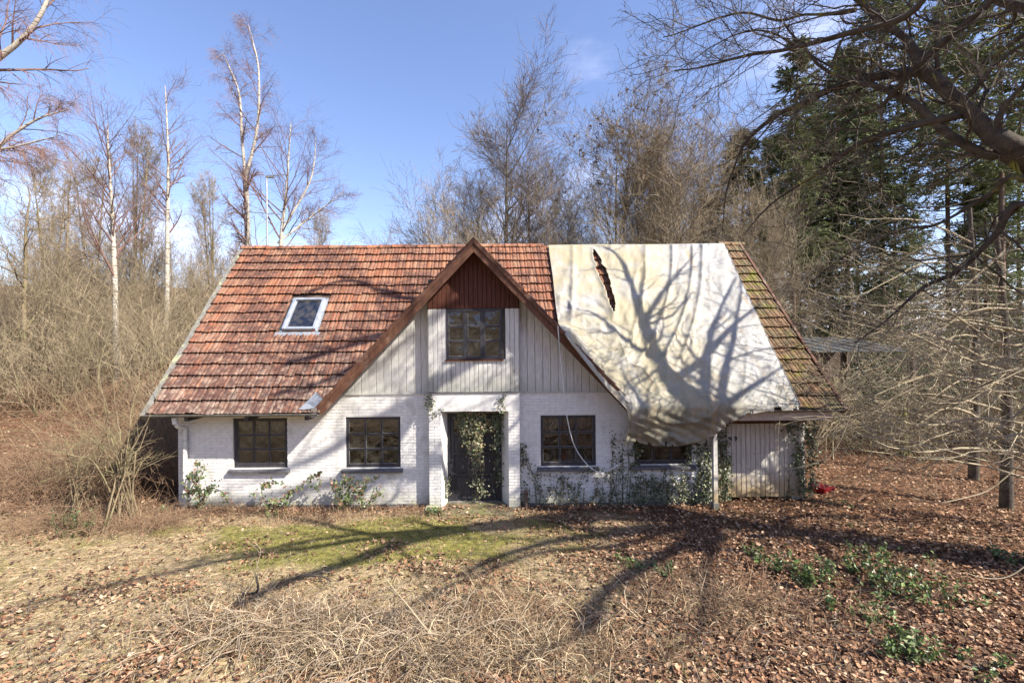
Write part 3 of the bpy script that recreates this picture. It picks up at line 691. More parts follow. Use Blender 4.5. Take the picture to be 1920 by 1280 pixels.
# tiles on the two slopes of the gable roof (seen only from the sides)
for s, par in ((-1, groofL), (1, groofR)):
    nn = np.array([s * math.sin(tg), 0, math.cos(tg)]); upg = np.array([-s * math.cos(tg), 0, math.sin(tg)]); al = np.array([0, 1, 0]) * (1 if s > 0 else -1)
    mv, mq, mc, n0 = [], [], [], 0; xf = XG + s * (ZG - ZE) / TG
    for r in range(14):
        for c in range(16):
            y = YE + c * TW if s > 0 else YE + (c + 1) * TW
            base = np.array([xf, y, ZE]) + upg * (r * .345)
            ctr = base + upg * .17 + al * .15
            if zmain(ctr[1]) > ctr[2] + .12 or ctr[2] > ZG - .05: continue
            v, q = TV[(r * 3 + c) % 8]; A = np.stack([al, upg, nn], 1); mv.append(v @ A.T + base); mq.append(q + n0); n0 += len(v); mc.append(np.full((len(v), 3), RG.random()))
    tag(link('tile', mesh_np('tile_field', np.concatenate(mv), np.concatenate(mq), MAT['tile'], False, np.concatenate(mc)), par), kind='stuff')
# ridge tiles
rt = []
for v in range(4):
    th = np.linspace(-.25, math.pi + .25, 10); V = []
    for xx, rr in ((0, .115), (.05, .115), (.051, .10), (.40, .095)): V += [[xx, rr * math.cos(t), rr * math.sin(t) * .8] for t in th]
    i = np.arange(9); Q = np.concatenate([np.stack([i + k * 10, i + k * 10 + 1, i + k * 10 + 11, i + k * 10 + 10], 1) for k in range(3)])
    rt.append(mesh_np('ridge_tile', np.array(V), Q, MAT['tile'], True, np.zeros((len(V), 3))))
x = XE0
while x < XE1 - .1:
    if 1.6 < x < 6.75: x += .365; continue
    o = bpy.data.objects.new('ridge_tile', rt[RG.integers(4)]); COL.objects.link(o); o.parent = roof
    o.location = (x, YR, ZR + .012 + RG.normal(0, .005)); o.rotation_euler = (RG.normal(0, .03), RG.normal(0, .012), RG.normal(0, .01)); x += .365
# skylight
def skylight():
    o0 = np.array([sx0, sy0, zmain(sy0)]); wdt = sx1 - sx0; hgt = (sy1 - sy0) / math.cos(PITCH)
    def box(mb, a0, a1, b0, b1, c0, c1):
        V = [o0 + np.array([a, 0, 0]) + up * b + nM * c for c in (c0, c1) for b in (b0, b1) for a in (a0, a1)]
        mb.add(V, np.array([[0, 2, 3, 1], [4, 5, 7, 6], [0, 1, 5, 4], [2, 6, 7, 3], [0, 4, 6, 2], [1, 3, 7, 5]]))
    mb = MB(); f = .075
    box(mb, 0, f, 0, hgt, -.02, .13); box(mb, wdt - f, wdt, 0, hgt, -.02, .13); box(mb, f, wdt - f, 0, f * .9, -.02, .125); box(mb, f, wdt - f, hgt - f, hgt, -.02, .135)
    sk = mb.build('skylight', MAT['zinc'], roof, bevel=.008)
    mb = MB(); box(mb, f, wdt - f, f * .9, hgt - f, .085, .09); mb.build('pane', MAT['glass'], sk)
    mb = MB(); box(mb, f, wdt - f, f * .9, hgt - f, -.5, -.49); mb.build('shaft', MAT['interior'], sk)
    mb = MB(); box(mb, -.06, 0, -.05, hgt + .05, .01, .06); box(mb, wdt, wdt + .06, -.05, hgt + .05, .01, .06); box(mb, -.15, wdt + .12, -.16, -.05, .03, .05); mb.build('skylight_flashing', MAT['lead'], sk)
    mb = MB(); box(mb, f, f + .04, .1, hgt - .1, .091, .096); mb.build('bracket', MAT['lead'], sk)
skylight()
# ------------------------------------------------------------------ tarpaulin
def tarpaulin():
    t = empty('tarpaulin', 'large torn off-white tarpaulin draped over the right half of the tiled roof', 'tarpaulin', (3.6, 0, 2.2))
    WORLD[t.name] = (3.6, 0, 2.2)
    def curve(pts, n):
        p = np.array(pts, float); d = np.r_[0, np.cumsum(np.hypot(*np.diff(p, axis=0).T))]; d /= d[-1]; s = np.linspace(0, 1, n)
        q = np.stack([np.interp(s, d, p[:, 0]), np.interp(s, d, p[:, 1])], 1)
        for _ in range(3): q[1:-1] = (q[:-2] + q[1:-1] * 2 + q[2:]) / 4
        return q
    NU, NV = 200, 220
    top = curve([(1028, 459.5), (1120, 458), (1240, 458), (1357, 456)], NU)
    bot = curve([(1170, 838), (1182, 826), (1198, 830), (1225, 836), (1262, 837), (1300, 832), (1335, 818), (1365, 796), (1400, 778), (1435, 772), (1475, 770), (1505, 768)], NU)
    left = curve([(1028, 459.5), (1037, 520), (1042, 570), (1047, 607), (1072, 645), (1106, 688), (1142, 732), (1177, 768), (1180, 795), (1175, 818), (1170, 838)], NV)
    right = curve([(1357, 456), (1402, 553), (1452, 660), (1505, 768)], NV)
    u = np.linspace(0, 1, NU)[None, :, None]; v = np.linspace(0, 1, NV)[:, None, None]
    P = (1 - v) * top[None] + v * bot[None] + (1 - u) * left[:, None] + u * right[:, None] - ((1 - u) * (1 - v) * top[0] + u * (1 - v) * top[-1] + (1 - u) * v * bot[0] + u * v * bot[-1])
    px, py = P[..., 0], P[..., 1]
    # distance (pixels) from the lower-left edge, used for the sagging folds
    ll = np.array([(1050, 606), (1118, 682), (1186, 756), (1182, 800), (1262, 837), (1335, 818), (1400, 778)], float)
    def dist(px, py, poly):
        D = np.full(px.shape, 1e9)
        for a, b in zip(poly[:-1], poly[1:]):
            ab = b - a; tt = np.clip(((px - a[0]) * ab[0] + (py - a[1]) * ab[1]) / (ab @ ab), 0, 1); D = np.minimum(D, np.hypot(px - a[0] - tt * ab[0], py - a[1] - tt * ab[1]))
        return D
    rake = dist(px, py, left[int(NV * .36):int(NV * .84):8])
    up_ = CY - py + 0; uu = px - CX
    dx = (uu * math.cos(ROLL) + (CY - py) * math.sin(ROLL)) / F; dz = (-uu * math.sin(ROLL) + (CY - py) * math.cos(ROLL)) / F
    Ym = (ZE - TP * YE - CAM[2] + TP * CAM[1]) / (dz - TP)           # distance along y to the roof plane
    Ym = Ym - 0.0
    eave = 9.48 - .10
    # hanging part below the eave: a curtain a hand's breadth in front of the eave, swelling towards the bottom
    zrel = (CAM[2] + dz * np.maximum(Ym, eave)) ; below = sst(ZE + .10, ZE - .25, CAM[2] + dz * eave)
    D = np.maximum(Ym - .16, eave)
    D = D + sst(762, 836, py) * .26 * sst(1440, 1380, px) - .03 * below
    k = np.exp(-(rake / 16) ** 2) * sst(600, 630, py)
    D = D * (1 - k) + (9.48 - .13) * k
    # soften
    for _ in range(14):
        E = D.copy(); E[1:-1, 1:-1] = (D[:-2, 1:-1] + D[2:, 1:-1] + D[1:-1, :-2] + D[1:-1, 2:] + 4 * D[1:-1, 1:-1]) / 8; D = np.where(py > 755, E, np.minimum(E, np.maximum(Ym - .12, eave - .4)))
    d2 = dist(px, py, ll)
    n1 = fbm(px / 60, py / 60, 4, 2); n2 = fbm(px / 22, py / 26, 3, 9)
    # broad folds running down and curling to the lower left, tighter near the sagging edge
    ph = d2 / 17 + (n1 - .5) * 5; near = np.exp(-d2 / 60)
    f = (1 - np.abs(np.sin(ph))) ** 1.6 * .085 * (near + .10) + np.abs(np.sin(px / 16 + n1 * 7 + (py - 460) / 55)) ** 3 * .030 * sst(780, 560, py)
    # three large drape folds from the ridge curving down to the left
    for x0, x1, amp in ((1262, 1180, .10), (1300, 1222, .11), (1318, 1262, .08), (1212, 1150, .06), (1075, 1062, .05)):
        tt = np.clip((py - 470) / 230, 0, 1); xc = x0 + (x1 - x0) * tt ** 2.2; f = f + amp * np.exp(-((px - xc) / 4.5) ** 2) * sst(1.02, .75, tt)
    rdg = lambda a, b, sd_: (1 - np.abs(2 * fbm(a, b, 3, sd_) - 1)) ** 7
    kh = 1 - .75 * sst(735, 775, py); f = f + kh * .034 * rdg(px / 75 + py / 400, py / 190 - px / 500, 41) + kh * .020 * rdg((px + py * .55) / 34, (py - px * .5) / 120, 43) + kh * .012 * rdg(px / 18, py / 34, 47)
    f = f + .012 * np.exp(-((px - 1331) / 2.5) ** 2)
    f = f + (.035 * (n1 - .5) + .014 * (n2 - .5)) * (1 - .7 * sst(740, 775, py))
    hang = sst(762, 790, py); f = f + hang * (.016 * np.sin((px - (py - 760) * 1.6) / 17 + n1 * 4) + .012 * np.sin((px - (py - 760) * 2.2) / 6.5 + n1 * 9))
    crow = .006 * np.abs(np.sin((CAM[2] + dz * D) / (TE * math.sin(PITCH)) * math.pi)); f = f + crow * (1 - hang)
    D = D - f
    X = CAM[0] + dx * D; Y = CAM[1] + D; Z = CAM[2] + dz * D
    # tear: cloth parted along a line
    tp = np.array([(1113, 470), (1124, 500), (1136, 530), (1146, 562), (1151, 586)], float)
    tx = np.interp(py, tp[:, 1], tp[:, 0]); hw = 7.5 * np.sin(np.clip((py - 470) / 116, 0, 1) * np.pi) ** .7 * (.35 + 1.3 * fbm(py / 9, px * 0, 3, 77))
    inside = (np.abs(px - tx) < hw) & (py > 471) & (py < 585)
    lip = np.exp(-((np.abs(px - tx) - hw) / 5) ** 2) * (py > 465) * (py < 600); Z = Z + lip * .03; Y = Y - lip * .03
    V = np.stack([X, Y, Z], -1).reshape(-1, 3)
    i = np.arange(NV - 1)[:, None] * NU + np.arange(NU - 1)[None]; Q = np.stack([i, i + NU, i + NU + 1, i + 1], -1)
    keep = ~(inside[:-1, :-1] | inside[1:, 1:] | inside[:-1, 1:] | inside[1:, :-1])
    rag = fbm(px / 6, py / 40, 3, 31)[:-1, :-1]; keep[-2:] &= (rag < .60)[-2:]; keep[-5:-2] &= (rag < .66)[-5:-2]
    Q = Q[keep].reshape(-1, 4)
    m, nt, b, N, L = nodes('dirty_tarpaulin')
    g = N('ShaderNodeNewGeometry'); s = N('ShaderNodeSeparateXYZ'); L(g.outputs['Position'], s.inputs[0])
    def noise(sc, det=5, st=(1, 1, 1)):
        mp = N('ShaderNodeMapping'); mp.inputs['Scale'].default_value = st; L(g.outputs['Position'], mp.inputs[0])
        n = N('ShaderNodeTexNoise'); n.inputs['Scale'].default_value = sc; n.inputs['Detail'].default_value = det; n.inputs['Roughness'].default_value = .65; L(mp.outputs[0], n.inputs['Vector']); return n.outputs['Fac']
    def rg(v_, lo, hi, a=0., c=1.):
        r = N('ShaderNodeMapRange'); r.inputs['From Min'].default_value = lo; r.inputs['From Max'].default_value = hi; r.inputs['To Min'].default_value = a; r.inputs['To Max'].default_value = c; L(v_, r.inputs['Value']); return r.outputs[0]
    def mul(a, c):
        k = N('ShaderNodeMath'); k.operation = 'MULTIPLY'; L(a, k.inputs[0]); L(c, k.inputs[1]); return k.outputs[0]
    def mix(fc, A, B):
        x = N('ShaderNodeMix'); x.data_type = 'RGBA'; L(fc, x.inputs['Factor'])
        for kk, val in (('A', A), ('B', B)):
            if isinstance(val, tuple): x.inputs[kk].default_value = rgba(val)
            else: L(val, x.inputs[kk])
        return x.outputs['Result']
    c = mix(rg(noise(3), .35, .7), (.44, .435, .42), (.29, .285, .27))
    yel = mul(rg(s.outputs['X'], 5.7, 4.3), rg(noise(1.0, 6), .34, .56)); c = mix(yel, c, (.37, .33, .225))
    c = mix(mul(rg(s.outputs['Z'], 2.9, 2.1), rg(noise(2.2, 6), .35, .6, 0, .9)), c, (.18, .17, .125))
    c = mix(rg(noise(4.5, 8, (1.5, .5, .5)), .60, .72, 0, .6), c, (.36, .28, .16))
    c = mix(rg(noise(30, 3), .64, .70, 0, .5), c, (.25, .2, .12))
    st = noise(2.4, 6, (2.6, .35, .35)); c = mix(mul(rg(st, .54, .62, 0, .75), rg(noise(1.3, 3), .38, .6)), c, (.40, .31, .20))
    st = noise(7, 4, (.5, 2.0, 2.0)); c = mix(mul(rg(st, .60, .66, 0, .5), rg(noise(1.1, 3), .45, .6)), c, (.33, .29, .2))
    # stitched seam with rusty dirt
    sm = N('ShaderNodeMath'); sm.operation = 'SUBTRACT'; L(s.outputs['X'], sm.inputs[0]); sm.inputs[1].default_value = 5.72
    ab = N('ShaderNodeMath'); ab.operation = 'ABSOLUTE'; L(sm.outputs[0], ab.inputs[0])
    c = mix(mul(rg(ab.outputs[0], .04, .0, 0, .5), rg(noise(5, 4), .35, .6)), c, (.34, .26, .18))
    L(c, b.inputs['Base Color']); b.inputs['Roughness'].default_value = .55; b.inputs['Specular IOR Level'].default_value = .3
    wv = noise(9, 6, (1, .6, .6)); bp = N('ShaderNodeBump'); bp.inputs['Strength'].default_value = .3; bp.inputs['Distance'].default_value = .03; L(wv, bp.inputs['Height']); L(bp.outputs[0], b.inputs['Normal'])
    mp2 = N('ShaderNodeMapping'); mp2.inputs['Scale'].default_value = (1.1, .45, .45); mp2.inputs['Rotation'].default_value = (0, .5, .3); L(g.outputs['Position'], mp2.inputs[0])
    rd = N('ShaderNodeTexNoise'); rd.noise_type = 'RIDGED_MULTIFRACTAL'; rd.inputs['Scale'].default_value = 2.6; rd.inputs['Detail'].default_value = 5; L(mp2.outputs[0], rd.inputs['Vector'])
    b2 = N('ShaderNodeBump'); b2.inputs['Strength'].default_value = .45; b2.inputs['Distance'].default_value = .03; L(rd.outputs['Fac'], b2.inputs['Height']); L(bp.outputs[0], b2.inputs['Normal']); L(b2.outputs[0], b.inputs['Normal'])
    out = nt.nodes['Material Output']; tr = N('ShaderNodeBsdfTranslucent'); L(c, tr.inputs['Color']); ms = N('ShaderNodeMixShader'); ms.inputs[0].default_value = .22
    L(b.outputs[0], ms.inputs[1]); L(tr.outputs[0], ms.inputs[2]); L(ms.outputs[0], out.inputs[0])
    MAT['tarp'] = m
    o = link('sheet', mesh_np('sheet', V, Q, m, True), t); md = o.modifiers.new('s', 'SOLIDIFY'); md.thickness = .004; md.offset = 1
    # hem rolled along the left edge
    e = np.stack([X[:, 0], Y[:, 0], Z[:, 0]], 1)[5::6]; mb = MB(); mb.tube(e + (0, -.012, 0), .011, 6); mb.build('hem', m, t, True)
    e = np.stack([X[:, -1], Y[:, -1], Z[:, -1]], 1)[5::8]; mb = MB(); mb.tube(e + (0, -.008, .004), .007, 6); mb.build('hem', m, t, True)
tarpaulin()

# cord blown loose from the rake, hanging down the wall to the third window
P = [W(1046, 611, -.62), W(1050, 660, -.50), W(1056, 720, -.40), W(1062, 775, -.34), W(1075, 830, -.32), W(1096, 865, -.30), W(1120, 884, -.30), W(1140, 882, -.25), W(1158, 872, -.2)]
def smooth(P, n):
    P = np.array(P); t = np.linspace(0, len(P) - 1, n); i = np.clip(t.astype(int), 0, len(P) - 2); f = (t - i)[:, None]
    p0 = P[np.maximum(i - 1, 0)]; p1 = P[i]; p2 = P[i + 1]; p3 = P[np.minimum(i + 2, len(P) - 1)]
    return .5 * (2 * p1 + (p2 - p0) * f + (2 * p0 - 5 * p1 + 4 * p2 - p3) * f ** 2 + (3 * p1 - p0 - 3 * p2 + p3) * f ** 3)
mb = MB(); mb.tube(smooth(P, 60), .010, 6); o = mb.build('cord', MAT['rope'], None, True); tag(o, 'pale loose cord hanging from the gable edge across the window', 'cord')

# post under the right eave
px = W(1340, 900, -.28)[0]
g = empty('support_post', 'thin weathered white post standing under the hanging tarpaulin', 'post', (px, -.28, 0))
mb = MB(); mb.box(-.045, .045, -.045, .045, .12, 1.98, .003); mb.build('shaft', MAT['doorboard'], g, bevel=.006)
mb = MB(); mb.box(-.06, .06, -.06, .06, -.1, .14, .004); mb.build('foot', MAT['concrete'], g, bevel=.01)
# short iron stub beside the porch
p = W(986, 945, -.2); g = empty('iron_stub', 'short dark rusty standpipe in the leaves beside the porch', 'standpipe', (p[0], p[1], 0))
mb = MB(); mb.tube([(0, 0, -.1), (0, 0, .36)], .035, 10); mb.build('pipe', MAT['ironpost'], g, True); mb = MB(); mb.tube([(0, 0, .34), (0, 0, .385), (0, 0, .40)], [.05, .05, .03], 10); mb.tube([(0, 0, .36), (.0, -.09, .37)], .015, 8); mb.build('tap_head', MAT['ironpost'], g, True)

# tv aerial on the back slope
ax_, ay_ = W(501, 465, 3.95)[0], 3.95
g = empty('tv_aerial', 'thin grey television aerial mast rising behind the roof ridge', 'aerial', (ax_, ay_, 5.6))
zt = W(502, 331, ay_)[2] - 5.6; zm = W(502, 400, ay_)[2] - 5.6; s_ = (ay_ + 10) / F
mb = MB(); mb.tube([(0, 0, 0), (0, 0, zt)], .028, 8); mb.build('mast', MAT['steel'], g, True)
mb = MB(); mb.tube([(-40 * s_, 0, zm + .06), (26 * s_, .0, zm - .04)], .014, 6)
for k in range(6):
    x = -38 * s_ + k * .2; mb.tube([(x, -.18, zm + .05 - k * .01), (x, .18, zm + .05 - k * .01)], .006, 5)
mb.build('boom', MAT['steel'], g)
mb = MB(); mb.tube([(-2 * s_, 0, zt), (38 * s_, .05, zt + .08)], .012, 6); mb.box(-.02, 14 * s_, -.03, .03, zt - .04, zt + .02)
for k in range(7):
    x = 4 * s_ + k * .085; mb.tube([(x, -.14, zt + .02), (x, .14, zt + .02)], .005, 5)
mb.build('antenna_head', MAT['gutter'], g)
# corrugated shed roof beyond the garage
p = W(1600, 672, 6.0)
g = empty('shed', 'low dark open shed with a grey corrugated roof behind the garage', 'shed', (p[0] + .8, 6.6, 0))
n = 90; xs = np.linspace(-2.3, 1.3, n); z = 2.95 + .022 * np.sin(xs * 2 * np.pi / .13); zt_ = p[2] + .25
V = np.concatenate([np.stack([xs, np.full(n, -.9), z * 0 + zt_ + .022 * np.sin(xs * 48)], 1), np.stack([xs, np.full(n, 2.4), zt_ + .5 + .022 * np.sin(xs * 48)], 1)])
i = np.arange(n - 1); o = link('corrugated_roof', mesh_np('corrugated_roof', V, np.stack([i, i + 1, i + n + 1, i + n], 1), M('grey_corrugated', (.13, .13, .12), (.08, .08, .07), 4, .8, .2)), g); md = o.modifiers.new('s', 'SOLIDIFY'); md.thickness = .008
for x, y in ((-2.1, -.7), (1.2, -.7), (-2.1, 2.2), (1.2, 2.2)): mb = MB(); mb.box(x - .06, x + .06, y - .06, y + .06, -.1, zt_ + (y + .9) * .15 - .04); mb.build('shed_post', woodm, g)
mb = MB(); mb.box(-2.2, 1.25, 2.25, 2.29, 0, zt_ + .4); mb.build('shed_back', woodm, g)
# red toy left beside the garage corner
p = W(1535, 912, 1.0); z0 = 0.0
g = empty('red_sledge', 'small bright red plastic sledge lying in the leaves by the garage corner', 'sledge', (p[0] - .12, .75, .0), .5); g.scale = (.62, .7, .75)
mb = MB(); mb.add([[-.28, -.2, .02], [.35, -.2, .02], [.35, .2, .02], [-.28, .2, .02], [-.38, -.26, .20], [.46, -.26, .13], [.46, .26, .13], [-.38, .26, .20], [-.34, -.22, .20], [.42, -.22, .13], [.42, .22, .13], [-.34, .22, .20], [-.25, -.17, .05], [.32, -.17, .05], [.32, .17, .05], [-.25, .17, .05]],
    np.array([[0, 3, 2, 1], [0, 1, 5, 4], [1, 2, 6, 5], [2, 3, 7, 6], [3, 0, 4, 7], [4, 5, 9, 8], [5, 6, 10, 9], [6, 7, 11, 10], [7, 4, 8, 11], [8, 9, 13, 12], [9, 10, 14, 13], [10, 11, 15, 14], [11, 8, 12, 15], [12, 13, 14, 15]])); mb.build('shell', MAT['redplastic'], g, bevel=.01)
mb = MB(); mb.tube([(-.3, -.2, .2), (-.34, -.18, .34), (-.34, .18, .34), (-.3, .2, .2)], .015, 8); mb.build('handle', MAT['redplastic'], g, True)
# ------------------------------------------------------------------ growing things
BARK = dict(
    birch=M('birch_bark', (.46, .43, .37), (.32, .285, .225), 4, .7, .2, c3=(.05, .042, .035), s3=2.6, t3=(.54, .62), c3stretch=(1, 1, 6)),
    birchtwig=M('birch_twig', (.20, .12, .10), (.13, .08, .07), 8, .8),
    tan=M('tan_bark', (.21, .165, .10), (.12, .09, .055), 5, .9, .3, c3=(.20, .20, .09), s3=2, t3=(.5, .7)),
    tantwig=M('tan_twig', (.27, .215, .14), (.165, .13, .085), 3, .9),
    grey=M('grey_bark', (.17, .145, .115), (.10, .085, .065), 5, .9, .3, c3=(.14, .15, .07), s3=2, t3=(.55, .75)),
    greytwig=M('grey_twig', (.23, .18, .13), (.15, .115, .085), 3, .9),
    oak=M('oak_bark', (.040, .032, .026), (.085, .07, .054), 7, .95, .6, 30, c3=(.24, .23, .05), s3=2.2, t3=(.60, .70)),
    oaktwig=M('oak_twig', (.10, .082, .062), (.21, .175, .13), 3, .9),
    pine=M('conifer_bark', (.11, .075, .055), (.17, .12, .085), 6, .95, .5),
    hazel=M('hazel_bark', (.22, .18, .12), (.34, .285, .19), 4, .8),
)
def grow(P, R, n, t0, t1, ang, lr, K, gn, trop, rr, rs, tshape=.5, rmin=.003, lmin=.15, flat=0, abs_len=None):
    """n children on each parent polyline"""
    B, KP, _ = P.shape; N = B * n
    idx = np.repeat(np.arange(B), n)
    t = t0 + (t1 - t0) * ((np.tile(np.arange(n), B) + rs.random(N)) / n)
    f = t * (KP - 1); i = np.clip(f.astype(int), 0, KP - 2); fr = (f - i)[:, None]
    a, b = P[idx, i], P[idx, i + 1]; pos = a + (b - a) * fr; tan = b - a; tan /= np.linalg.norm(tan, axis=1, keepdims=True) + 1e-9
    r = R[idx, i] * (1 - fr[:, 0]) + R[idx, i + 1] * fr[:, 0]
    Lp = np.linalg.norm(np.diff(P, axis=1), axis=2).sum(1)[idx] if abs_len is None else abs_len
    rv = rs.normal(0, 1, (N, 3)); rv[:, 2] *= (1 - flat)
    pp = rv - (rv * tan).sum(1, keepdims=True) * tan; pp /= np.linalg.norm(pp, axis=1, keepdims=True) + 1e-9
    an = np.radians(ang) * (.65 + .7 * rs.random(N)); d = np.cos(an)[:, None] * tan + np.sin(an)[:, None] * pp
    ln = np.maximum(Lp * lr * (1 - tshape * t) * (.55 + .9 * rs.random(N)), lmin); st = (ln / (K - 1))[:, None]
    out = [pos]
    for k in range(1, K):
        d = d + rs.normal(0, gn, (N, 3)) + np.array([0, 0, trop]); d /= np.linalg.norm(d, axis=1, keepdims=True)
        out.append(out[-1] + d * st)
    Pc = np.stack(out, 1); r0 = np.maximum(r * rr * (.7 + .4 * rs.random(N)), rmin)
    Rc = r0[:, None] * (1 - .75 * np.linspace(0, 1, K))[None] ; Rc = np.maximum(Rc, rmin * .8)
    return Pc, Rc
def trunk(pts, r0, r1, K, rs, wob=.0, power=1.0):
    P = smooth(pts, K); P = P + np.cumsum(rs.normal(0, wob, (K, 3)), 0) * np.linspace(0, 1, K)[:, None]
    R = r1 + (r0 - r1) * (1 - np.linspace(0, 1, K)) ** power; return P[None], R[None]
def join(levels, sides):
    V, Q, n = [], [], 0
    for (P, R), s in zip(levels, sides):
        v, q = tubes(P, R, s); V.append(v); Q.append(q + n); n += len(v)
    return np.concatenate(V), np.concatenate(Q)
def tree_obj(label, cat, loc, trunk_lv, limb_lv, twig_lv, bt, bl, bw, group=None, name='bare_tree', rz=0, extra=None):
    """thing > trunk, limbs, twigs"""
    g = empty(name, label, cat, loc, rz, group)
    V, Q = join(*trunk_lv); link('trunk', mesh_np('trunk', V, Q, bt, True), g)
    if limb_lv: V, Q = join(*limb_lv); link('crown', mesh_np('crown', V, Q, bl, True), g)
    if twig_lv: V, Q = join(*twig_lv); tag(link('twigs', mesh_np('twigs', V, Q, bw, False), g), kind='stuff')
    return g
def clone(g, label, loc, rz, sc, group=None):
    c = g.copy(); COL.objects.link(c); c['label'] = label; c.location = loc; c.rotation_euler[2] = rz; c.scale = sc if hasattr(sc, '__len__') else (sc, sc, sc)
    if group: c['group'] = group
    elif 'group' in c: del c['group']
    for ch in g.children:
        k = ch.copy(); COL.objects.link(k); k.parent = c
    return c
def at(px, Y, dz=0):
    """ground point in the direction of pixel column px at depth Y"""
    x = W(px, 640, Y)[0]; return (float(x), float(Y), float(H(x, Y)) - .05 + dz)
def top_z(px, py, Y): return W(px, py, Y)[2]

# ---- birches on the left
def birch(label, base, stems, seed, n1=22, n2=9, n3=7, droop=-.10, group=None, l1=.30, tw=True, r0=.14):
    rs = np.random.default_rng(seed); T = []; 
    for pts, ra, rb in stems: T.append(trunk(np.array(pts, float) - np.array(base), ra, rb, 18, rs, .01, .9))
    L1 = [grow(P, R, n1 if k < 1 or len(stems) == 1 else n1, .30 if k == 0 and len(stems) == 1 else .12, .97, 42, l1, 9, .07, .03, .5, rs, .6, .005) for k, (P, R) in enumerate(T)]
    P1 = np.concatenate([a for a, _ in L1]); R1 = np.concatenate([b for _, b in L1])
    P2, R2 = grow(P1, R1, n2, .2, 1, 38, .42, 7, .06, droop * .5, .6, rs, .3, .004)
    P3, R3 = grow(P2, R2, n3, .15, 1, 40, .85, 5, .06, droop * 2.4, .7, rs, .2, .0032, lmin=.35)
    return tree_obj(label, 'birch tree', base, (T, [9] * len(T)), ([(P1, R1)], [5]), ([(P2, R2), (P3, R3)], [3, 3]), BARK['birch'], BARK['birchtwig'], BARK['birchtwig'], group, 'birch_tree')
Yb = 16; b0 = at(470, Yb)
q = lambda x, y, Y=Yb, d=0: W(x, y, Y) + np.array([0, d, 0])
birch('tall forked white birch with drooping twigs behind the left end of the roof', b0,
      [([b0, q(464, 465), q(460, 330)], .19, .12), ([q(460, 330), q(448, 250, d=.3), q(440, 170, d=.5), q(415, 110, d=.8), q(402, 80, d=.8)], .10, .015), ([q(461, 328), q(478, 265), q(485, 205), q(485, 130), q(474, 75), q(466, 45)], .10, .015)], 21, 20, 9, 8, -.13, l1=.26)
Yb = 9; b0 = at(217, Yb)
birch('slender birch with a straight pale trunk standing in the thicket left of the house', b0, [([b0, q(216, 560, Yb), q(212, 430, Yb), q(206, 320, Yb), q(199, 235, Yb)], .13, .02)], 22, 30, 7, 6, .02, l1=.34)
Yb = 13; b0 = at(312, Yb)
birch('tall thin pale birch, straight stem with short upswept branches, between thicket and roof', b0, [([b0, q(314, 420, Yb), q(316, 300, Yb), q(310, 160, Yb)], .13, .015)], 23, 34, 6, 5, .05, l1=.20)
Yb = 14; b0 = at(512, Yb)
birch('leaning pale birch with several spreading limbs behind the roof beside the aerial', b0, [([b0, q(528, 440, Yb), q(537, 360, Yb), q(545, 230, Yb)], .13, .02), ([q(521, 455, Yb), q(560, 405, Yb, 1), q(600, 375, Yb, 1), q(638, 345, Yb, 1)], .07, .015), ([q(530, 430, Yb), q(575, 330, Yb, .5), q(585, 250, Yb, .5)], .07, .012)], 24, 20, 8, 6, 0, l1=.34)
# overhanging birch whose trunk stands outside the picture on the left
Yb = 3; b0 = at(-190, Yb)
birch('large weeping birch leaning in from the left edge with reddish hanging twigs', b0, [([b0, q(-190, 350, Yb), q(-150, 220, Yb)], .24, .16), ([q(-150, 222, Yb), q(-60, 150, Yb), q(10, 100, Yb), q(55, 55, Yb), q(90, -10, Yb), q(120, -120, Yb)], .10, .03),
      ([q(-165, 290, Yb), q(-40, 300, Yb), q(20, 255, Yb), q(80, 215, Yb), q(130, 200, Yb)], .07, .012), ([q(-170, 330, Yb), q(-60, 290, Yb), q(30, 275, Yb), q(110, 255, Yb)], .06, .012), ([q(-150, 222, Yb), q(-110, 100, Yb), q(-60, -60, Yb)], .12, .05)], 25, 15, 9, 7, -.13, l1=.34)

# ---- broad bare trees
def broad(seed, Ht, n0=26, spread=.42, up=.05, a1=48, r0=.2, t0=.22, n2=10, n3=8, n4=5, wob=.02, stems=1, rt=.010, tw=.005, gn=.10, ts=.62):
    """levels of a bare broadleaf tree of height Ht, at the origin"""
    rs = np.random.default_rng(seed); T = []
    for s in range(stems):
        a = rs.random() * 6.28; lean = (.07 if stems > 1 else .02) * Ht
        T.append(trunk([(0, 0, 0), (lean * .3 * math.cos(a), lean * .3 * math.sin(a), Ht * .35), (lean * math.cos(a), lean * math.sin(a), Ht)], r0, .015, 16, rs, wob))
    L1 = [grow(P, R, n0, t0, .97, a1, spread, 10, gn * .5, up, .55, rs, ts, .010) for P, R in T]
    P1 = np.concatenate([a for a, _ in L1]); R1 = np.concatenate([b for _, b in L1])
    P2, R2 = grow(P1, R1, n2, .15, 1, 38, .42, 7, gn, up * .8, .6, rs, .3, .007)
    P3, R3 = grow(P2, R2, n3, .1, 1, 38, .48, 3, gn, up * .5, .6, rs, .2, tw)
    lv = [(P2, R2), (P3, R3)]; sd = [3, 3]
    if n4: P4, R4 = grow(P3, R3, n4, .2, 1, 35, .75, 2, gn, up * .5, .7, rs, .2, tw * .9); lv.append((P4, R4)); sd.append(3)
    return (T, [8] * len(T)), ([(P1, R1)], [5]), (lv, sd)
def place(lv, label, px, Y, name='bare_tree', b=('tan', 'tan', 'tantwig'), cat='tree', rz=0, group=None):
    return tree_obj(label, cat, at(px, Y), *lv, BARK[b[0]], BARK[b[1]], BARK[b[2]], group, name, rz)
def hgt(px, py, Y): return top_z(px, py, Y) - at(px, Y)[2]
gB = ('grey', 'grey', 'greytwig'); tB = ('tan', 'tan', 'tantwig')
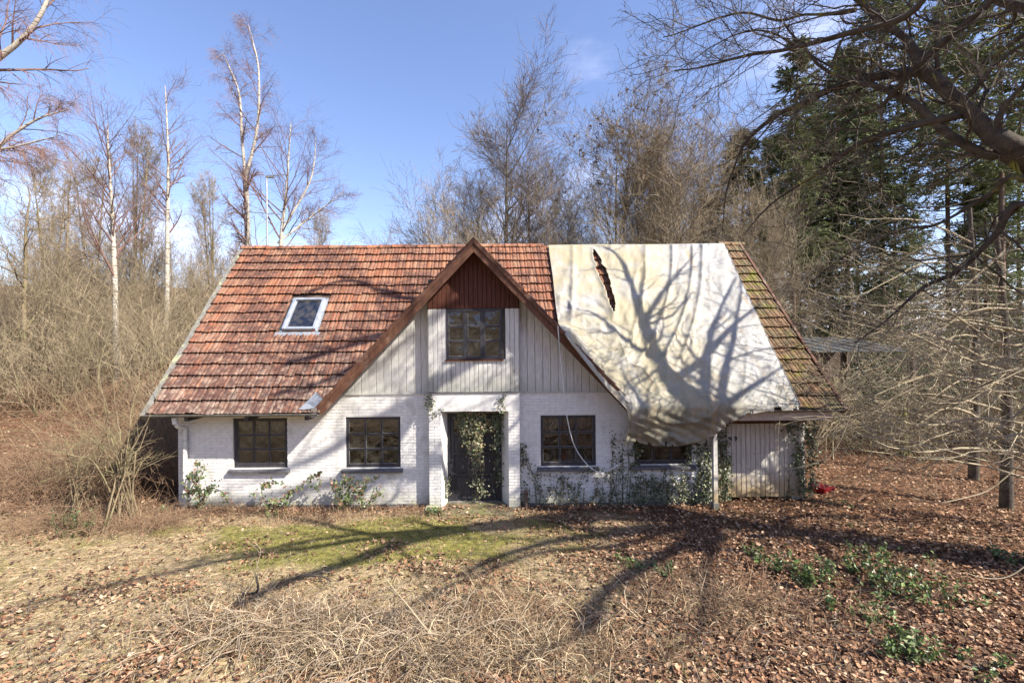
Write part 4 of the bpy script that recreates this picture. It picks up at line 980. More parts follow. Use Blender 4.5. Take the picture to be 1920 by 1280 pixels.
beech = place(broad(31, hgt(945, 140, 19) * .86, 58, .40, .07, 55, .32, .16, 11, 7, 3, .015, tw=.0070, ts=.50), 'tall symmetrical beech with a fine bare crown behind the gable', 945, 19, 'beech_tree', gB)
seedlv = broad(32, hgt(1140, 190, 17) * .88, 34, .40, .07, 50, .20, .14, 10, 7, 3, .03, 2, tw=.0070, ts=.35)
sd = place(seedlv, 'tall bare tree with dark seed clusters at the top behind the tarpaulin', 1150, 17, 'seeding_tree', tB)
P3 = seedlv[2][0][1][0]; rs = np.random.default_rng(5); ends = P3[:, -1]; ends = ends[ends[:, 2] > hgt(1140, 190, 17) * .62]; ends = ends[rs.permutation(len(ends))[:520]]
c = np.repeat(ends, 5, 0) + rs.normal(0, .05, (len(ends) * 5, 3)); dd = rs.normal(0, .075, (len(c), 2, 3)); V = np.stack([c, c + dd[:, 0], c + dd[:, 1]], 1).reshape(-1, 3)
tag(link('seed_clusters', mesh_np('seed_clusters', V, np.arange(len(V)).reshape(-1, 3), M('dry_seeds', (.16, .11, .06), (.09, .06, .04), 9, .9)), sd), kind='stuff')
ms = place(broad(33, hgt(1230, 260, 16) * .88, 14, .46, .09, 42, .15, .15, 10, 8, 3, .03, 4, tw=.0070, ts=.35), 'multi-stemmed bare tree with upswept branches right of the seeding tree', 1225, 16, 'multi_stem_tree', tB)
low = place(broad(34, hgt(800, 370, 20) * .76, 20, .55, .05, 52, .2, .10, 10, 8, 3, .04, 2, tw=.0070, ts=.3), 'low wide bare tree showing above the roof left of the gable', 815, 20, 'bare_tree', tB)
up_ = place(broad(35, hgt(200, 270, 17), 20, .34, .12, 36, .12, .12, 8, 7, 3, .025, 3, tw=.006), 'clump of slim upswept bare stems rising left of the tall thin birch', 255, 17, 'multi_stem_tree', tB)
gn_ = place(broad(36, hgt(60, 330, 7), 18, .55, .02, 60, .15, .25, 9, 7, 3, .06, 1, tw=.005, gn=.22), 'crooked spreading bare oak near the left edge of the picture', 45, 8, 'crooked_tree', tB)
cl = [(ms, 'bushy bare tree filling the gap between beech and seeding tree', 1045, 17, 1.3, .80), (ms, 'shorter upswept bare tree at the right end of the ridge', 1300, 19, 2.2, 1.05), (low, 'rounded bare tree low above the ridge, first left of the gable', 770, 24, .8, .80), (low, 'third rounded bare tree above the ridge between the first two', 850, 18, 5.0, .92),
      (low, 'rounded bare tree directly behind the gable peak', 880, 16, 2.8, .72), (up_, 'bare clump far left behind the crooked oak', 95, 19, 1.1, .95), (up_, 'thin bare clump just left of the roof edge', 400, 15, 3.0, .72), (up_, 'bare clump behind the slender birch', 175, 22, 4.0, 1.0),
      (gn_, 'crooked bare tree between the left edge and the slender birch', 130, 13, 2.0, 1.05), (low, 'broad bare tree low behind the seeding tree', 1180, 13, 4.4, .70), (beech, 'bare beech standing among the conifers right of the roof', 1345, 22, 1.0, .82),
      (beech, 'beech close behind the left slope of the gable', 898, 23, 2.1, .80), (beech, 'beech between the tall beech and the seeding tree', 1000, 21, 4.0, .88), (beech, 'beech crown right of the seeding tree', 1215, 22, 5.5, .92), (up_, 'bare clump of stems behind the leaning birch', 590, 22, 5.2, .72), (ms, 'bare tree close behind the right-hand roof end', 1420, 13, .7, .68)]
for g, lab, px, Y, rz, sc in cl: clone(g, lab, at(px, Y), rz, sc)

# ---- conifers on the right
def conifer(seed, Ht, bare=.25, width=.17, whorls=44, per=6, r0=.22, dens=9, nl=12):
    rs = np.random.default_rng(seed); P, R = trunk([(0, 0, 0), (rs.normal(0, .1), 0, Ht * .5), (0, 0, Ht)], r0, .02, 20, rs, .004)
    n = whorls * per; t = bare + (1 - bare) * (np.repeat(np.arange(whorls), per) + rs.random(n) * .6) / whorls; t = np.minimum(t, .995)
    z = t * Ht; a = rs.random(n) * 6.283; rel = (t - bare) / (1 - bare)
    ln = Ht * width * (1 - rel) ** .75 * (.65 + .6 * rs.random(n)) * np.clip(rel * 5 + .5, 0, 1) + .3
    K = 7; s = np.linspace(0, 1, K)[None]; droop = (-.30 + .45 * rel)[:, None]
    dx = np.cos(a)[:, None] * s * ln[:, None]; dy = np.sin(a)[:, None] * s * ln[:, None]; dzz = ln[:, None] * (droop * s + .16 * s ** 2 * 1.3)
    PB = np.stack([dx, dy, z[:, None] + dzz], -1); RB = (.012 + .010 * (1 - rel))[:, None] * (1 - .8 * s)
    P2, R2 = grow(PB, RB, dens, .12, 1, 55, .38, 4, .06, -.05, .5, rs, .55, .005, flat=.75)
    # needle sprays along every twig
    m = P2.shape[0]; k = nl; tt = rs.random((m, k)); i = np.clip((tt * 3).astype(int), 0, 2); f = (tt * 3 - i)[..., None]
    pa = P2[np.arange(m)[:, None], i]; pb = P2[np.arange(m)[:, None], i + 1]; c = (pa * (1 - f) + pb * f).reshape(-1, 3); tg_ = (pb - pa).reshape(-1, 3); tg_ /= np.linalg.norm(tg_, axis=1, keepdims=True) + 1e-9
    side = rs.normal(0, 1, c.shape) * (1, 1, .45); side /= np.linalg.norm(side, axis=1, keepdims=True); L_ = (.15 + .20 * rs.random(len(c)))[:, None]
    d1 = (tg_ * .8 + side * .8) * L_; w = np.cross(d1, rs.normal(0, 1, c.shape)); w /= np.linalg.norm(w, axis=1, keepdims=True) + 1e-9; w *= .045
    V = np.stack([c - w * .6, c + w * .6, c + d1 * .75 + w, c + d1 * 1.25 + [0, 0, -.03]], 1).reshape(-1, 3); Q = np.arange(len(V)).reshape(-1, 4)
    col = np.array([.095, .115, .050]) * (.55 + .9 * rs.random((len(c), 1))) + rs.random((len(c), 1)) * np.array([.018, .016, .0]); col = np.repeat(col, 4, 0)
    return (P, R), (PB, RB), (P2, R2), V, Q, col
NEED = MV('needles', .7, trans=.25)
def spruce(label, px, Y, pytop, seed, name='spruce_tree', **k):
    Ht = hgt(px, pytop, Y); T, B1, B2, V, Q, col = conifer(seed, Ht, **k); g = empty(name, label, 'conifer', at(px, Y))
    v, q_ = tubes(*T, 10); link('trunk', mesh_np('trunk', v, q_, BARK['pine'], True), g)
    v, q_ = join([B1, B2], [4, 3]); link('branches', mesh_np('branches', v, q_, BARK['pine']), g)
    tag(link('needles', mesh_np('needles', V, Q, NEED, False, col), g), kind='stuff'); return g
s1 = spruce('tall dark spruce with a dense crown rising behind the right roof end', 1500, 22, 75, 41, bare=.12, width=.15, whorls=36)
s2 = spruce('tall conifer with a long bare trunk standing right of the roof', 1655, 17, -60, 42, bare=.5, width=.16, whorls=26, r0=.19, name='high_crowned_spruce')
s3 = spruce('young dense spruce low beside the seeding tree', 1395, 20, 250, 43, bare=.05, width=.24, whorls=34)
for g, lab, px, Y, rz, sc in ((s1, 'tall spruce second right of the roof end', 1590, 27, 1.0, 1.1), (s2, 'high-crowned conifer right of centre of the wood', 1780, 20, 3.0, 1.0),
        (s2, 'high-crowned conifer near the right edge', 1880, 15, 4.0, 1.0), (s1, 'dense spruce at the right edge of the picture', 1915, 26, 5.0, .9), (s2, 'slim conifer with a bare trunk behind the roof end', 1450, 25, .5, .75), (s3, 'small spruce above the end of the tarpaulin', 1330, 28, 1.5, .9),
        (s3, 'young spruce under the large conifers', 1560, 21, 2.5, 1.0), (s2, 'slender conifer between spruce and bare-trunked conifer', 1610, 21, 1.8, .8), (s1, 'far spruce in the gap under the cloud', 1830, 36, 3.6, .7), (s3, 'young spruce low near the right edge', 1850, 19, 3.3, .85), (s2, 'distant conifer trunk right of the small spruce', 1540, 32, 4.4, .95),
        (s3, 'young spruce behind the corrugated shed', 1680, 15, 5.3, .7), (s2, 'conifer trunk just left of the young spruce', 1490, 16, 2.2, .62)):
    clone(g, lab, at(px, Y), rz, sc)
# ------------------------------------------------------------------ the old oak at the right, its trunk just outside the picture
def lift(px, py, t): return on_main(px, py) + np.array([.85, -.50, .86]) * t
SUV = np.array([.85, -.50, .86])
def oak():
    rs = np.random.default_rng(51); base = np.array([9.4, -3.8, float(H(9.4, -3.8)) - .1])
    def gz(px, py, t):   # the point from which a shadow falls on the level ground seen at this pixel
        a = W(px, py, 0) - CAM; q_ = CAM + a * (-CAM[2] / a[2]); return q_ + np.array([.85, -.50, .86]) * t
    L = lambda pts, Y0, Y1: [W(x, y, Y0 + (Y1 - Y0) * k / max(1, len(pts) - 1)) for k, (x, y) in enumerate(pts)]
    fork = lift(1250, 735, 6.4); f2 = lift(1340, 772, 6.4)
    T = [([base, (9.5, -3.85, 2.5), (9.4, -3.8, 5.2), fork], .40, .20)]
    big = [([(9.42, -3.8, 4.6)] + L([(1920, 287), (1863, 255), (1821, 213), (1770, 165), (1735, 128), (1700, 75), (1655, 40), (1620, 10), (1580, -30)], -3.8, -2.8), .12, .035),
           ([(9.42, -3.8, 4.4)] + L([(1920, 306), (1850, 290), (1780, 253), (1723, 202), (1690, 183), (1638, 160), (1606, 155), (1540, 131), (1502, 89), (1465, 47)], -3.7, -2.2), .085, .014),
           (L([(1735, 133), (1690, 138), (1638, 145), (1568, 164), (1502, 197), (1451, 220), (1399, 262), (1376, 305), (1357, 366), (1350, 432)], -3.2, -1.2), .075, .010),
           (L([(1802, 216), (1737, 230), (1685, 244), (1615, 267), (1577, 290), (1540, 319), (1490, 352), (1440, 390), (1400, 440)], -3.5, -1.5), .055, .009),
           (L([(1905, -40), (1840, 19), (1770, 80), (1709, 136), (1652, 202), (1596, 225), (1550, 262), (1500, 320)], -4.2, -2.0), .055, .010),
           (L([(1606, 19), (1560, 26), (1502, 28), (1460, 37), (1405, 22), (1357, 28), (1296, 51), (1245, 66)], -2.9, -2.0), .035, .008),
           (L([(1760, -40), (1700, 30), (1600, 60), (1480, 95), (1400, 110), (1320, 130), (1262, 140)], -4.6, -2.8), .045, .008),
           (L([(1502, 90), (1440, 60), (1390, 62), (1330, 90), (1280, 128)], -2.3, -1.8), .022, .006),
           ([(9.45, -3.8, 3.7)] + L([(1940, 385), (1863, 445), (1803, 505), (1730, 540), (1660, 600), (1600, 640)], -3.8, -2.2), .06, .008),
           ([(9.45, -3.8, 4.1)] + L([(1935, 340), (1850, 370), (1760, 420), (1690, 430), (1600, 470), (1520, 530)], -3.8, -1.8), .05, .008),
           ([fork] + [lift(x, y, 6.4) for x, y in ((1222, 690), (1195, 615), (1174, 545), (1152, 492), (1120, 470))], .16, .02),
           ([fork] + [lift(x, y, 6.4) for x, y in ((1262, 715), (1300, 688), (1340, 643), (1380, 605), (1425, 574))], .13, .02),
           ([(9.45, -3.8, 5.0), (10.0, -3.7, 6.4), f2] + [lift(x, y, 6.4) for x, y in ((1345, 700), (1358, 655), (1368, 590), (1378, 520))], .14, .02),
           ([f2] + [lift(x, y, 6.4) for x, y in ((1390, 738), (1430, 712), (1475, 678))], .08, .012),
           ([lift(1195, 615, 6.4)] + [lift(x, y, 6.4) for x, y in ((1230, 560), (1262, 520), (1300, 480))], .07, .012),
           ([lift(1222, 690, 6.4)] + [lift(x, y, 6.5) for x, y in ((1150, 640), (1110, 600), (1075, 590))], .07, .012),
           ([(9.35, -3.8, 6.6), (8.2, -4.4, 8.3), (6.6, -5.2, 9.6), (4.6, -6.0, 10.4), (2.4, -6.6, 11.0)], .16, .02),
           ([(8.2, -4.4, 8.3), (7.2, -3.9, 9.4), (5.8, -3.3, 10.2), (4.2, -3.2, 10.7)], .09, .015),
           ([(9.4, -3.85, 5.8), (8.2, -5.4, 7.4), (6.8, -6.8, 8.8), (5.0, -8.4, 9.8), (3.4, -10, 10.3)], .15, .02),
           ([(6.8, -6.8, 8.8), (6.0, -6.6, 10.5), (5.0, -7.2, 12.0)], .08, .012),
           ([(9.4, -3.8, 6.4), (8.9, -4.8, 7.2)] + [gz(x, y, t) for x, y, t in ((1000, 975, 8.6), (890, 990, 9.0), (780, 1012, 9.3), (640, 1062, 9.6), (520, 1100, 9.8), (420, 1160, 9.8))], .19, .06),
           ([gz(890, 990, 9.0)] + [gz(x, y, t) for x, y, t in ((760, 1000, 9.6), (620, 1010, 10.2), (480, 1040, 10.5), (330, 1060, 10.8))], .11, .03),
           ([(9.5, -3.9, 5.2), (9.9, -6.0, 6.4)] + [gz(x, y, t) for x, y, t in ((1290, 1020, 7.6), (1190, 1070, 7.9), (1100, 1130, 8.1), (1040, 1200, 8.3))], .17, .05),
           ([(9.6, -4.5, 5.6)] + [gz(x, y, t) for x, y, t in ((1170, 1000, 7.9), (1060, 1012, 8.4), (950, 1040, 8.8), (830, 1090, 9.2))], .16, .04),
           ([(8.2, -4.4, 8.3)] + [lift(x, y, t) for x, y, t in ((830, 570, 9.0), (760, 612, 9.6), (650, 652, 10.2), (520, 690, 10.8))], .20, .06),
           ([lift(830, 570, 9.0)] + [lift(x, y, t) for x, y, t in ((740, 560, 9.8), (650, 530, 10.6), (560, 560, 11))], .12, .03),
           ([lift(760, 612, 9.6)] + [lift(x, y, t) for x, y, t in ((700, 660, 9.9), (620, 715, 10.2), (500, 745, 10.6))], .12, .03),
           ([(8.2, -4.4, 7.6)] + [W(x, y, 0) + SUV * t for x, y, t in ((960, 640, 8.2), (880, 690, 8.7), (790, 745, 9.3), (700, 790, 9.9), (610, 850, 10.4), (480, 900, 11))], .19, .05),
           ([W(790, 745, 0) + SUV * 9.3] + [W(x, y, 0) + SUV * t for x, y, t in ((740, 830, 9.5), (700, 900, 9.7), (640, 945, 10))], .13, .03),
           ([W(960, 640, 0) + SUV * 8.2] + [W(x, y, 0) + SUV * t for x, y, t in ((900, 600, 8.7), (830, 600, 9.3), (760, 640, 9.8), (700, 700, 10.2))], .13, .03),
           *[([gz(1230 + 40 * k, 985 + 6 * k, 7.6 + .1 * k)] + [gz(x + 25 * math.sin(k * 2.1 + j), y + 8 * math.cos(k + j * 1.7), t) for j, (x, y, t) in enumerate(pp)], .075, .018) for k, pp in enumerate((
               ((1120, 985, 8.2), (980, 990, 8.8), (820, 1000, 9.4), (660, 1030, 9.8)), ((1140, 1020, 8.1), (1000, 1050, 8.6), (860, 1110, 9.0), (700, 1180, 9.3)), ((1250, 1050, 7.8), (1150, 1110, 8.0), (1080, 1190, 8.2), (900, 1250, 8.6)),
               ((1330, 1040, 7.6), (1280, 1100, 7.7), (1260, 1180, 7.7), (1200, 1260, 7.8)), ((1480, 1020, 7.2), (1560, 1070, 6.8), (1640, 1120, 6.4), (1700, 1200, 6.0)), ((1500, 970, 7.2), (1600, 960, 6.8), (1700, 985, 6.4), (1820, 1000, 6.0))))],
           ([(9.4, -3.8, 6.9), (10.8, -5.0, 8.8), (11.6, -6.8, 10.2)], .13, .02),
           ([(9.4, -3.8, 7.2), (10.5, -2.4, 9.0), (12.0, -1.0, 10.6)], .12, .02)]
    T = [trunk(np.array(p) - base, a, b, 24, rs, 0) for p, a, b in T]
    B = [trunk(np.array(p, float) - base, a, b, 24, rs, .006) for p, a, b in big]
    PB = np.concatenate([p for p, _ in B]); RB = np.concatenate([r for _, r in B])
    fr = rs.normal(0, .018, PB.shape); fr[:, 0] = 0; PB = PB + fr
    def shoots(PB, RB, n1, n2, n3, al):
        P1, R1 = grow(PB, RB, n1, .12, 1, 50, 1, 9, .20, .03, .42, rs, .3, .006, flat=.2, abs_len=al)
        P2, R2 = grow(P1, R1, n2, .15, 1, 48, .46, 6, .22, .02, .6, rs, .3, .0038)
        P3, R3 = grow(P2, R2, n3, .15, 1, 48, .5, 3, .24, .02, .7, rs, .2, .0027, lmin=.10)
        return (P1, R1), (P2, R2), (P3, R3)
    a1, a2, a3 = shoots(PB[:10], RB[:10], 18, 7, 5, 1.35); b1, b2, b3 = shoots(PB[10:], RB[10:], 10, 4, 2, 1.5)
    cat_ = lambda u, v: (np.concatenate([u[0], v[0]]), np.concatenate([u[1], v[1]]))
    P1, R1 = cat_(a1, b1); P2, R2 = cat_(a2, b2); P3, R3 = cat_(a3, b3)
    kn = [tuple((P, R * (1 + .13 * np.interp(np.arange(R.shape[1]), np.arange(0, R.shape[1], 2), rs.normal(0, 1, (R.shape[1] + 1) // 2)))) for P, R in [q_])[0] for q_ in B]; B = kn
    g = empty('oak_tree', 'large bare oak reaching in from the upper right with mossy dark limbs', 'oak tree', tuple(base))
    V, Q = join(T, [16]); link('trunk', mesh_np('trunk', V, Q, BARK['oak'], True), g)
    for P, R in B[:6] + B[10:13]:
        V, Q = tubes(P, R, 9); link('limb', mesh_np('limb', V, Q, BARK['oak'], True), g)
    V, Q = join(B[6:10] + B[13:] + [(P1, R1)], [7] * len(B[6:10] + B[13:]) + [5]); link('branches', mesh_np('branches', V, Q, BARK['oak'], True), g)
    V, Q = join([(P2, R2), (P3, R3)], [3, 3]); tag(link('twigs', mesh_np('twigs', V, Q, BARK['oaktwig']), g), kind='stuff')
oak()
# leaning hazel with pale arching rods beside it
def arching(label, base, seed, n, targets, cat='shrub', name='hazel_shrub', mat='hazel', r=.016, n1=9, n2=5, l1=.34, gn=.10, droop=-.02, rmin=.0028):
    rs = np.random.default_rng(seed); base = np.array(base, float); S = []
    for k in range(n):
        e = targets(rs); b = rs.normal(0, .25, 3) * (1, 1, 0); mid = b * .5 + (e - base) * .45 + np.array([0, 0, .35 + .5 * rs.random()]) * (1 + .25 * np.linalg.norm(e - base)) * .5
        S.append(trunk([b, mid * (.5, .5, .8), mid, e - base], r * (.6 + rs.random()), .004, 16, rs, .02))
    P0_ = np.concatenate([p for p, _ in S]); R0_ = np.concatenate([q_ for _, q_ in S])
    P1, R1 = grow(P0_, R0_, n1, .25, 1, 45, l1, 7, gn, droop, .5, rs, .4, rmin * 1.2)
    P2, R2 = grow(P1, R1, n2, .15, 1, 45, .5, 4, gn * 1.2, droop, .7, rs, .2, rmin)
    g = empty(name, label, cat, tuple(base))
    V, Q = join([(P0_, R0_)], [6]); link('stems', mesh_np('stems', V, Q, BARK[mat], True), g)
    V, Q = join([(P1, R1), (P2, R2)], [4, 3]); tag(link('twigs', mesh_np('twigs', V, Q, BARK[mat]), g), kind='stuff')
    return g
def young_oak(label, base, seed, n, tx, ty, ty2, z0, z1, n1=11, n2=6, r=.024, mat='hazel', name='young_oak'):
    # short trunk outside the frame, limbs reaching left, sagging in the middle, tips turned up
    rs = np.random.default_rng(seed); base = np.array(base, float); T = trunk([(0, 0, 0), (.05, 0, z1 * .6), (0, .1, z1 * 1.15)], .11, .04, 10, rs, .01); S = []
    for k in range(n):
        z = z0 + (z1 - z0) * k / (n - 1); e = W(rs.uniform(*tx), rs.uniform(*ty), rs.uniform(*ty2)) - base
        if e[2] > z + 1.2: e[2] = z + rs.uniform(.2, 1.2)
        m1 = np.array([0, 0, z]) * .66 + e * .34 + (0, 0, .28 * rs.normal() + .15); m2 = np.array([0, 0, z]) * .3 + e * .7 + (0, 0, -.12 + .2 * rs.normal())
        S.append(trunk([(0, 0, z), m1, m2, e], r * (.6 + .8 * rs.random()), .005, 18, rs, .03))
    P0_ = np.concatenate([p for p, _ in S]); R0_ = np.concatenate([q_ for _, q_ in S])
    P1, R1 = grow(P0_, R0_, n1, .18, 1, 48, .27, 8, .20, .03, .5, rs, .4, .0045, flat=.3)
    P2, R2 = grow(P1, R1, n2, .12, 1, 48, .5, 5, .24, .02, .7, rs, .2, .0034)
    g = empty(name, label, 'tree', tuple(base)); V, Q = tubes(*T, 10); link('trunk', mesh_np('trunk', V, Q, BARK['oak'], True), g)
    V, Q = join([(P0_, R0_)], [6]); link('limbs', mesh_np('limbs', V, Q, BARK[mat], True), g)
    V, Q = join([(P1, R1), (P2, R2)], [4, 3]); tag(link('twigs', mesh_np('twigs', V, Q, BARK[mat]), g), kind='stuff')
young_oak('pale young oak with limbs sweeping in low from the right edge across the garage corner', (10.4, -1.8, 0), 61, 22, (1470, 1750), (430, 850), (-2.4, .6), .8, 4.6)
young_oak('second pale young oak with tangled horizontal limbs behind the first', (12.35, 1.6, 0), 62, 22, (1520, 1850), (400, 850), (0, 3.5), .8, 6.0)
young_oak('pale thin oak with limbs meeting the right roof verge', (10.9, -.4, 0), 65, 16, (1430, 1640), (420, 800), (-1.0, .6), 1.2, 5.4, 9, 6)
young_oak('nearest pale young oak reaching in front of the others from the lower right edge', (9.6, -3.4, 0), 64, 16, (1560, 1820), (380, 760), (-3.6, -2.2), .8, 4.4, 9, 6, .018)
arching('low bare shrub of pale twigs beside the path right of the garage', (9.9, 3.6, 0), 63, 10, lambda r: W(r.uniform(1580, 1880), r.uniform(600, 800), r.uniform(2.5, 5)), l1=.3, n1=8, n2=5, gn=.2)
mb = MB()
for pts, Y, r in (([(1960, 830), (1920, 864), (1861, 914), (1816, 931), (1749, 942), (1687, 920), (1642, 886)], -2.2, .013), ([(1960, 1020), (1920, 1062), (1885, 1082), (1845, 1083), (1808, 1072)], -3.9, .009), ([(1920, 700), (1850, 690), (1780, 640), (1700, 640), (1640, 690), (1600, 705)], -3.0, .010),
                  ([(1930, 400), (1830, 480), (1760, 560), (1700, 640), (1640, 660)], -3.2, .010), ([(1600, 760), (1560, 850), (1480, 880), (1420, 887), (1380, 862)], -1.4, .010)):
    mb.tube(smooth([W(x, y, Y) for x, y in pts], 24), np.linspace(r, .004, 24), 6)
tag(mb.build('fallen_rods', BARK['hazel'], None, True), 'thin pale curved rods drooping low across the lower right edge', 'branch', kind='stuff')

# ------------------------------------------------------------------ coppice thicket left of the house
def coppice(seed, h, n=16, spread=.9, n1=9, n2=5, col='tan', lean=.25):
    rs = np.random.default_rng(seed); S = []
    for k in range(n):
        a = rs.random() * 6.28; d = spread * rs.random() ** .5; hh = h * (.55 + .5 * rs.random()); q_ = lean * hh
        S.append(trunk([(d * .5 * math.cos(a), d * .5 * math.sin(a), 0), (d * math.cos(a), d * math.sin(a), hh * .4), (d * math.cos(a) + q_ * rs.normal(), d * math.sin(a) + q_ * rs.normal(), hh)], .022 * (.6 + rs.random()), .004, 10, rs, .03))
    P0_ = np.concatenate([p for p, _ in S]); R0_ = np.concatenate([q_ for _, q_ in S])
    P1, R1 = grow(P0_, R0_, n1, .15, 1, 32, .36, 5, .12, .06, .5, rs, .4, .005)
    P2, R2 = grow(P1, R1, n2, .15, 1, 38, .5, 3, .14, .02, .7, rs, .2, .0042)
    V, Q = join([(P0_, R0_)], [5]); a = mesh_np('stems', V, Q, BARK[col], True)
    V, Q = join([(P1, R1), (P2, R2)], [3, 3]); b = mesh_np('twigs', V, Q, BARK[col + 'twig'])
    return a, b
def put_coppice(m, x, y, rz, sc, label, group, name='thicket_shrub'):
    g = empty(name, label, 'shrub', (x, y, float(H(x, y)) - .05), rz, group); g.scale = sc if hasattr(sc, '__len__') else (sc, sc, sc)
    link('stems', m[0], g); tag(link('twigs', m[1], g), kind='stuff')
cop = [coppice(71, 4.6, 16), coppice(72, 3.6, 18, 1.1), coppice(73, 5.4, 12, .8, lean=.15), coppice(74, 2.0, 26, 1.2, 8, 5, lean=.4)]
rs = np.random.default_rng(8); k = 0
pos = []
while len(pos) < 96:
    px = rs.uniform(-60, 470); Y = rs.uniform(3.5, 26) if px < 250 else rs.uniform(2.5, 26); x = W(px, 640, Y)[0]
    if Y < 5.2 + max(0, px - 150) * .012 and px < 330: continue
    if x > -7.9 and Y < 9: continue
    if all((x - a) ** 2 + (Y - b) ** 2 > .8 for a, b in pos): pos.append((x, Y))
for x, y in pos: put_coppice(cop[rs.integers(3)], x, y, rs.uniform(0, 6.28), rs.uniform(.75, 1.1), 'tan coppice shrub of many thin upright stems in the thicket left of the house', 'thicket shrubs left of the house')
pos = []
while len(pos) < 60:
    px = rs.uniform(690, 1960); Y = rs.uniform(9, 24); x = W(px, 640, Y)[0]
    if all((x - a) ** 2 + (Y - b) ** 2 > 1.2 for a, b in pos): pos.append((x, Y))
for x, y in pos: put_coppice(cop[rs.integers(3)], x, y, rs.uniform(0, 6.28), rs.uniform(.9, 1.35), 'brown bare underwood shrub among the trees behind the house', 'underwood behind the house')
spots = [(1560, 5.2), (1600, 8.5), (1630, 4.6), (1665, 9.0), (1700, 6.2), (1740, 3.6), (1765, 8.8), (1800, 5.0), (1840, 8.0), (1870, 3.8), (1900, 6.0), (1935, 4.4), (1720, 10.5), (1590, 10.5)]
for i, (px, Y) in enumerate(spots):
    c_ = at(px, Y); put_coppice(cop[3] if i % 3 else cop[1], c_[0], c_[1], i * 1.7, (1.0, 1.0, .9), 'low bare twiggy shrub in the wood edge right of the garage', 'low twiggy shrubs right of the garage', 'twiggy_shrub')
# far woods closing the view
def wood(name, n, xs, ys, seed, cols=('tantwig', 'grey')):
    """a far-off wood that reads as one mass"""
    rs = np.random.default_rng(seed); V, Q, n0 = [], [], 0; Vt, Qt, m0 = [], [], 0
    for i in range(n):
        x = rs.uniform(*xs); y = rs.uniform(*ys); h = rs.uniform(8, 12); b = np.array([x, y, float(H(x, y)) - .3])
        T = trunk([(0, 0, 0), (rs.normal(0, .3), 0, h * .5), (rs.normal(0, .6), 0, h)], .13, .03, 5, rs)
        P1, R1 = grow(*T, 16, .12, .98, 42, .42, 4, .10, .08, .5, rs, .5, .03); P2, R2 = grow(P1, R1, 8, .1, 1, 42, .55, 3, .15, .05, .6, rs, .3, .016)
        v, q_ = join([T, (P1, R1)], [4, 3]); V.append(v + b); Q.append(q_ + n0); n0 += len(v)
        v, q_ = join([(P2, R2)], [3]); Vt.append(v + b); Qt.append(q_ + m0); m0 += len(v)
    tag(link(name, mesh_np(name, np.concatenate(V + Vt), np.concatenate(Q + [q_ + n0 for q_ in Qt]), BARK[cols[0]]), None), 'far-off bare woodland on the rise', 'woodland', kind='stuff')
wood('distant_wood', 36, (-95, 5), (42, 75), 3)
wood('distant_wood', 28, (5, 75), (32, 55), 4)
# evergreen undergrowth on the right
def leafmass(seed, n, rx, ry, rz, size, cols, clump=40, lift_=.0):
    """leaf-sized folded faces clumped through a volume"""
    rs = np.random.default_rng(seed); cc = rs.normal(0, 1, (clump, 3)); cc /= np.linalg.norm(cc, axis=1, keepdims=True); cc *= (.35 + .6 * rs.random((clump, 1)) ** .6); cc *= (rx, ry, rz); cc[:, 2] = np.abs(cc[:, 2]) + lift_
    c = cc[rs.integers(clump, size=n)] + rs.normal(0, 1, (n, 3)) * np.array([rx, ry, rz]) * .13; c[:, 2] = np.maximum(c[:, 2], .03)
    return leaves_at(rs, c, size, cols)
def leaves_at(rs, c, size, cols, up_=.5, nrm=None, tiltn=.6, asp=.5):
    n = len(c); N_ = rs.normal(0, tiltn, (n, 3)) + (np.array([0, 0, up_]) if nrm is None else nrm); N_ /= np.linalg.norm(N_, axis=1, keepdims=True) + 1e-9
    a = np.cross(N_, rs.normal(0, 1, (n, 3))); a /= np.linalg.norm(a, axis=1, keepdims=True) + 1e-9; b = np.cross(N_, a); s = (size * (.55 + .9 * rs.random(n)))[:, None]
    curl = (.25 * rs.normal(0, 1, (n, 1)))
    V = np.stack([c - a * s * .5, c + b * s * asp * .55 + N_ * s * (.12 + curl * .4) - a * s * .05, c + a * s * .5 + N_ * s * curl * .5, c - b * s * asp * .55 + N_ * s * (.12 - curl * .2) - a * s * .05], 1).reshape(-1, 3)
    i = np.arange(n)[:, None] * 4; F_ = np.concatenate([i + np.array([[0, 1, 2]]), i + np.array([[0, 2, 3]])])
    cols = np.array(cols); k = cols[rs.integers(len(cols), size=n)] * (.7 + .6 * rs.random((n, 1)))
    return V, F_, np.repeat(k, 4, 0)
EVG = MV('evergreen_leaves', .45, trans=.12, spec=.5); DRY = MV('dry_leaves', .85, trans=.12, spec=.15); GRS = MV('grass_blades', .8, trans=.2)
GREENS = [(.035, .060, .018), (.055, .085, .025), (.028, .045, .015), (.08, .10, .03)]
V, F_, c_ = leafmass(81, 9000, 1.7, 1.5, 2.3, .085, GREENS, 70); lm = mesh_np('foliage', V, F_, EVG, False, c_)
rs = np.random.default_rng(82); P0_, R0_ = trunk([(0, 0, 0), (.05, 0, .8), (0, .1, 1.9)], .05, .01, 8, rs); P1, R1 = grow(P0_, R0_, 26, .05, 1, 50, .8, 6, .1, .03, .5, rs, .3, .008)
v, q_ = join([(P0_, R0_), (P1, R1)], [6, 4]); stm = mesh_np('stems', v, q_, BARK['grey'], True)
